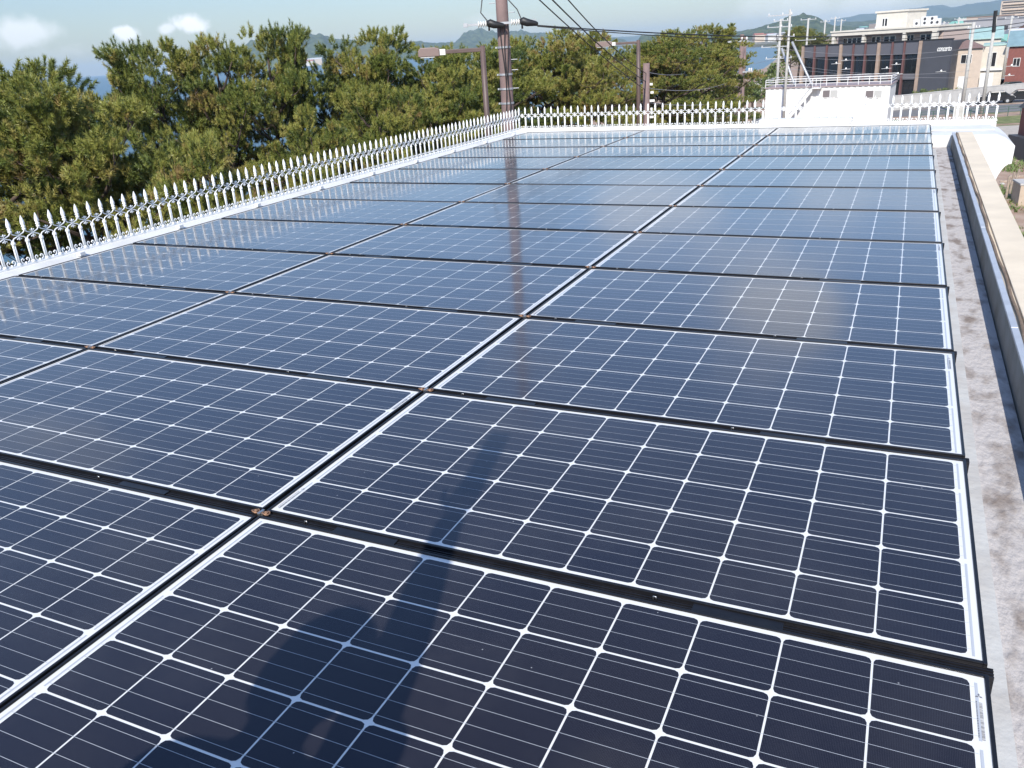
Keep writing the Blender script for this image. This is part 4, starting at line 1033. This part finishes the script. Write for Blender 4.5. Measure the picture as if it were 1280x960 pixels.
# cars
def car_parts(colr, boxy=False):
    body = MB()
    prof = [(-2.1, .35), (-2.15, .75), (-1.95, .95), (-1.1, 1.02), (-.65, 1.42), (.9, 1.45), (1.55, 1.0), (2.05, .92), (2.12, .6), (2.08, .35)] if not boxy else \
           [(-1.75, .35), (-1.78, .9), (-1.4, 1.02), (-1.0, 1.62), (1.55, 1.66), (1.72, 1.1), (1.74, .35)]
    body.prism(prof, 'y', -.82, .82)
    bm_ = body.mesh('body', colr, bevel=.06)
    gl = MB()
    gp_ = [(-1.05, 1.03), (-.66, 1.36), (.85, 1.38), (1.42, 1.02)] if not boxy else [(-1.3, 1.03), (-.98, 1.54), (1.42, 1.56), (1.55, 1.08)]
    gl.prism(gp_, 'y', -.835, .835)
    gm_ = gl.mesh('windows', M['glassd'])
    wh = MB(); wh.tube([(0, -.10, 0), (0, .10, 0)], .32, 16); wm_ = wh.mesh('tyre', M['black'])
    hb_ = MB(); hb_.tube([(0, -.115, 0), (0, .115, 0)], .18, 12); hm_ = hb_.mesh('rim', M['galv'])
    lt = MB(); lt.box(-.03, -.16, -.07, .03, .16, .07); lm_ = lt.mesh('light', M['ceram'], bevel=.01)
    return bm_, gm_, wm_, hm_, lm_
def car(px, py, rz_, mats, lab, wb=1.3, L_=2.1):
    c = g2(px, py); t = empty('parked_car', lab, 'car', (c[0], c[1], ZG), rz_)
    link('body', mats[0], t); link('windows', mats[1], t)
    for x in (-wb, wb):
        for y in (-.76, .76):
            w = link('tyre', mats[2], t); w.location = (x, y, .32); link('rim', mats[3], w)
    for x in (-L_, L_):
        for y in (-.55, .55): l_ = link('headlight' if x < 0 else 'tail_light', mats[4], t); l_.location = (x, y, .72)
paint = lambda n, c: mat(n, c, .3, .2, coat=.8)
cg, ck, cs = car_parts(paint('green_black_paint', (0.02, 0.045, 0.04))), car_parts(paint('black_paint', (0.012, 0.012, 0.014))), car_parts(paint('silver_paint', (0.45, 0.46, 0.47)), True)
car(1243, 129, .05, ck, 'dark saloon car on the lower road beside the end of the far fence')
car(1276, 127, .05, ck, 'black car on the lower road at the right edge of the photo')
car(1263, 115, .25, cg, 'dark green car parked in front of the red brown house')
car(1252, 111, .9, ck, 'black car parked left of the dark green car')
car(1277, 106, .2, cs, 'silver car parked behind the dark green car', 1.15, 1.74)
# clutter in the lot
c = g2(1272, 257); t = empty('concrete_box', 'beige concrete box standing on the bare earth lot', 'concrete box', (c[0], c[1], ZG), .15)
mb = MB(); mb.box(0, 0, 0, 2.3, 1.6, 1.15); mb.build('box', mat('beige_concrete', (0.45, 0.36, 0.27), .9, var=.08, scale=3, bump=.2), t); mb = MB(); mb.box(-.05, -.05, 1.15, 2.35, 1.65, 1.25); mb.build('lid', M['cwall'], t)
wood_m = mat('grey_timber', (0.34, 0.27, 0.21), .9, var=.2, scale=6)
for k, (px, py, l, a, dz) in enumerate(((1240, 238, 3.4, .1, 0), (1238, 248, 2.6, .35, 0), (1250, 228, 3.0, -.1, 0), (1262, 222, 2.4, .05, 0), (1244, 256, 2.2, .9, 0))):
    c = g2(px, py); mb = MB(); mb.box(0, 0, 0, l, .22, .14); o = mb.build('timber', wood_m, None, bevel=.01, loc=(c[0], c[1], ZG), rz=a)
    tag(o, 'weathered timber beam on the bare earth, %s from the near side' % ['third', 'second', 'fourth', 'farthest', 'nearest'][k], 'timber', 'timbers lying in the lot')
for k in range(3):
    c = g2(1257+k*4, 250-k*5); mb = MB(); mb.tube([(0, 0, 0), (.1*k, 0, 1.4)], .07, 8); o = mb.build('stake', wood_m, None, loc=(c[0], c[1], ZG)); tag(o, '%s upright wooden stake beside the beige concrete box' % ['nearest', 'middle', 'farthest'][k], 'stake')
rs = random.Random(4)
for k in range(10):
    c = g2(rs.uniform(1242, 1290), rs.uniform(180, 275)); mb = MB(); r_ = rs.uniform(.1, .25)
    mb.lathe([(.01, 0), (r_, .02), (r_*1.1, r_*.5), (r_*.6, r_*.9), (.01, r_)], sides=7); o = mb.build('stone', M['cwall'], None, loc=(c[0], c[1], ZG)); tag(o, 'pale stone lying loose on the bare earth lot', 'stone', 'loose stones in the lot')
c = g2(1281, 203); t = empty('garden_shed', 'dark shed with a red brown side at the right edge of the lot', 'shed', (c[0], c[1], ZG), .25)
mb = MB(); mb.box(0, 0, 0, 5, 4, 1.6); mb.build('base', M['dark'], t); mb = MB(); mb.box(.6, .5, 1.6, 5, 3.8, 3.6); mb.build('wall', redw, t); mb = MB(); mb.prism([(.2, 3.6), (2.1, 4.4), (4.1, 3.6)], 'x', .4, 5.2); mb.build('roof', greyr, t)
# small blue sign-like box and switchboard near the short pole
c = g2(995-2, 150); c = g2(1190, 153); t = empty('control_cabinet', 'white control cabinet behind the right part of the far fence', 'cabinet', (c[0], c[1], ZG), 0)
mb = MB(); mb.box(0, 0, 0, 1.0, .6, 1.9); mb.build('cabinet', M['corr'], t, bevel=.03); mb = MB(); mb.box(.1, -.02, .2, .9, -.003, 1.75); mb.build('door', M['cwall'], t)

# ------------------------------------------------------------------ the photographer, standing on the lower deck left of and behind the camera
def skin_obj(name, verts, edges, rads, m, parent, sub=2, root=0):
    me = bpy.data.meshes.new(name); me.from_pydata(verts, edges, []); me.materials.append(m)
    o = bpy.data.objects.new(name, me); col.objects.link(o); o.parent = parent
    md = o.modifiers.new('skin', 'SKIN'); md.use_smooth_shade = True
    for i, r_ in enumerate(rads): me.skin_vertices[0].data[i].radius = (r_, r_*.85 if isinstance(r_, float) else r_)
    me.skin_vertices[0].data[root].use_root = True
    o.modifiers.new('sub', 'SUBSURF').levels = sub; o.modifiers['sub'].render_levels = sub
    return o
pm = empty('person', 'person on the lower roof deck whose shadow falls on the panels, right arm raised', 'person', (-.945, -1.62, -.72), 0)
skin_m = mat('skin', (0.55, 0.33, 0.24), .5); shirt = mat('shirt_blue', (0.12, 0.18, 0.30), .85); trs = mat('trousers_dark', (0.05, 0.05, 0.06), .85); hair = mat('dark_hair', (0.015, 0.012, 0.010), .6)
V = [(0, 0, .92), (0, 0, 1.08), (0, 0, 1.28), (0, 0, 1.42), (0, .01, 1.50), (0, .03, 1.60), (0, .035, 1.67),
     (-.18, 0, 1.40), (-.24, .03, 1.14), (-.16, .16, .98), (-.10, .20, .98),
     (.16, 0, 1.42), (.15, .03, 1.68), (.10, .06, 1.98), (.09, .07, 2.08),
     (-.10, 0, .88), (-.12, .02, .48), (-.13, 0, .08), (-.13, .15, .035), (.10, 0, .88), (.12, .02, .48), (.13, 0, .08), (.13, .15, .035)]
E_ = [(0, 1), (1, 2), (2, 3), (3, 4), (4, 5), (5, 6), (3, 7), (7, 8), (8, 9), (9, 10), (3, 11), (11, 12), (12, 13), (13, 14), (0, 15), (15, 16), (16, 17), (17, 18), (0, 19), (19, 20), (20, 21), (21, 22)]
Rr = [.13, .11, .125, .09, .055, .09, .075, .065, .042, .03, .035, .09, .072, 0.05, .045, .085, .055, .038, .035, .085, .055, .038, .035]
body = skin_obj('body', V, E_, [float(x) for x in Rr], skin_m, pm)
skin_obj('shirt', [V[0], V[1], V[2], V[3], V[7], V[8], V[11], (.21, .02, 1.60)], [(0, 1), (1, 2), (2, 3), (3, 4), (4, 5), (3, 6), (6, 7)], [.14, .122, .138, .10, .08, .065, .08, .065], shirt, pm)
skin_obj('trousers', [V[0], V[15], V[16], V[17], V[19], V[20], V[21]], [(0, 1), (1, 2), (2, 3), (0, 4), (4, 5), (5, 6)], [.15, .10, .075, .06, .10, .075, .06], trs, pm)
mb = MB(); mb.lathe([(.01, .115), (.06, .105), (.095, .06), (.105, 0), (.10, -.05), (.06, -.08)], (0, .005, 1.66), 14); mb.build('hair', hair, pm, smooth=True)
fing = []
for (bx, by, bz, dx, dy, s) in ((.09, .07, 2.10, 0, .02, 1),):
    for k in range(4):
        x = bx-.03+k*.02; l = (.065, .078, .074, .058)[k]
        skin_obj('finger', [(x*.7+bx*.3, by, bz-.02), (x, by, bz+.03), (x, by+.012, bz+.03+l*.55), (x, by+.03, bz+.03+l)], [(0, 1), (1, 2), (2, 3)], [.010, .009, .0085, .007], skin_m, body, 1)
    skin_obj('thumb', [(bx-.02, by, bz-.01), (bx-.055, by+.015, bz+.015), (bx-.07, by+.03, bz+.045)], [(0, 1), (1, 2)], [.012, .010, .008], skin_m, body, 1)
mb = MB(); mb.box(-.032, -.03, 0, .032, .03, .26); o = mb.build('shadow_block', M['black'], None, bevel=.008, loc=(-.86, -1.50, 1.42), rz=.3); tag(o, 'unseen black block added at the raised hand to lengthen the arm shadow', 'shadow_block')  # unseen block, added above the hand to stretch the arm's shadow on the panels

# ------------------------------------------------------------------ air
HZ = 9500
ztop = max(v.co.z for o in bpy.data.objects if o.get('kind') == 'structure' and o.type == 'MESH' for v in o.data.vertices)
print('ZTOP', ztop)
mb = MB(); mb.box(-HZ, -2000, SZ-3, HZ, HZ, ztop+6)
hm = bpy.data.materials.new('haze'); hm.use_nodes = True; nt = hm.node_tree; nt.nodes.clear()
pv = nt.nodes.new('ShaderNodeVolumePrincipled'); pv.inputs['Color'].default_value = (0.62, 0.82, 1.0, 1); pv.inputs['Density'].default_value = 0.00013; pv.inputs['Anisotropy'].default_value = 0.0
ou = nt.nodes.new('ShaderNodeOutputMaterial'); nt.links.new(pv.outputs[0], ou.inputs['Volume'])
hz_o = mb.build('haze', hm); hz_o['kind'] = 'stuff'
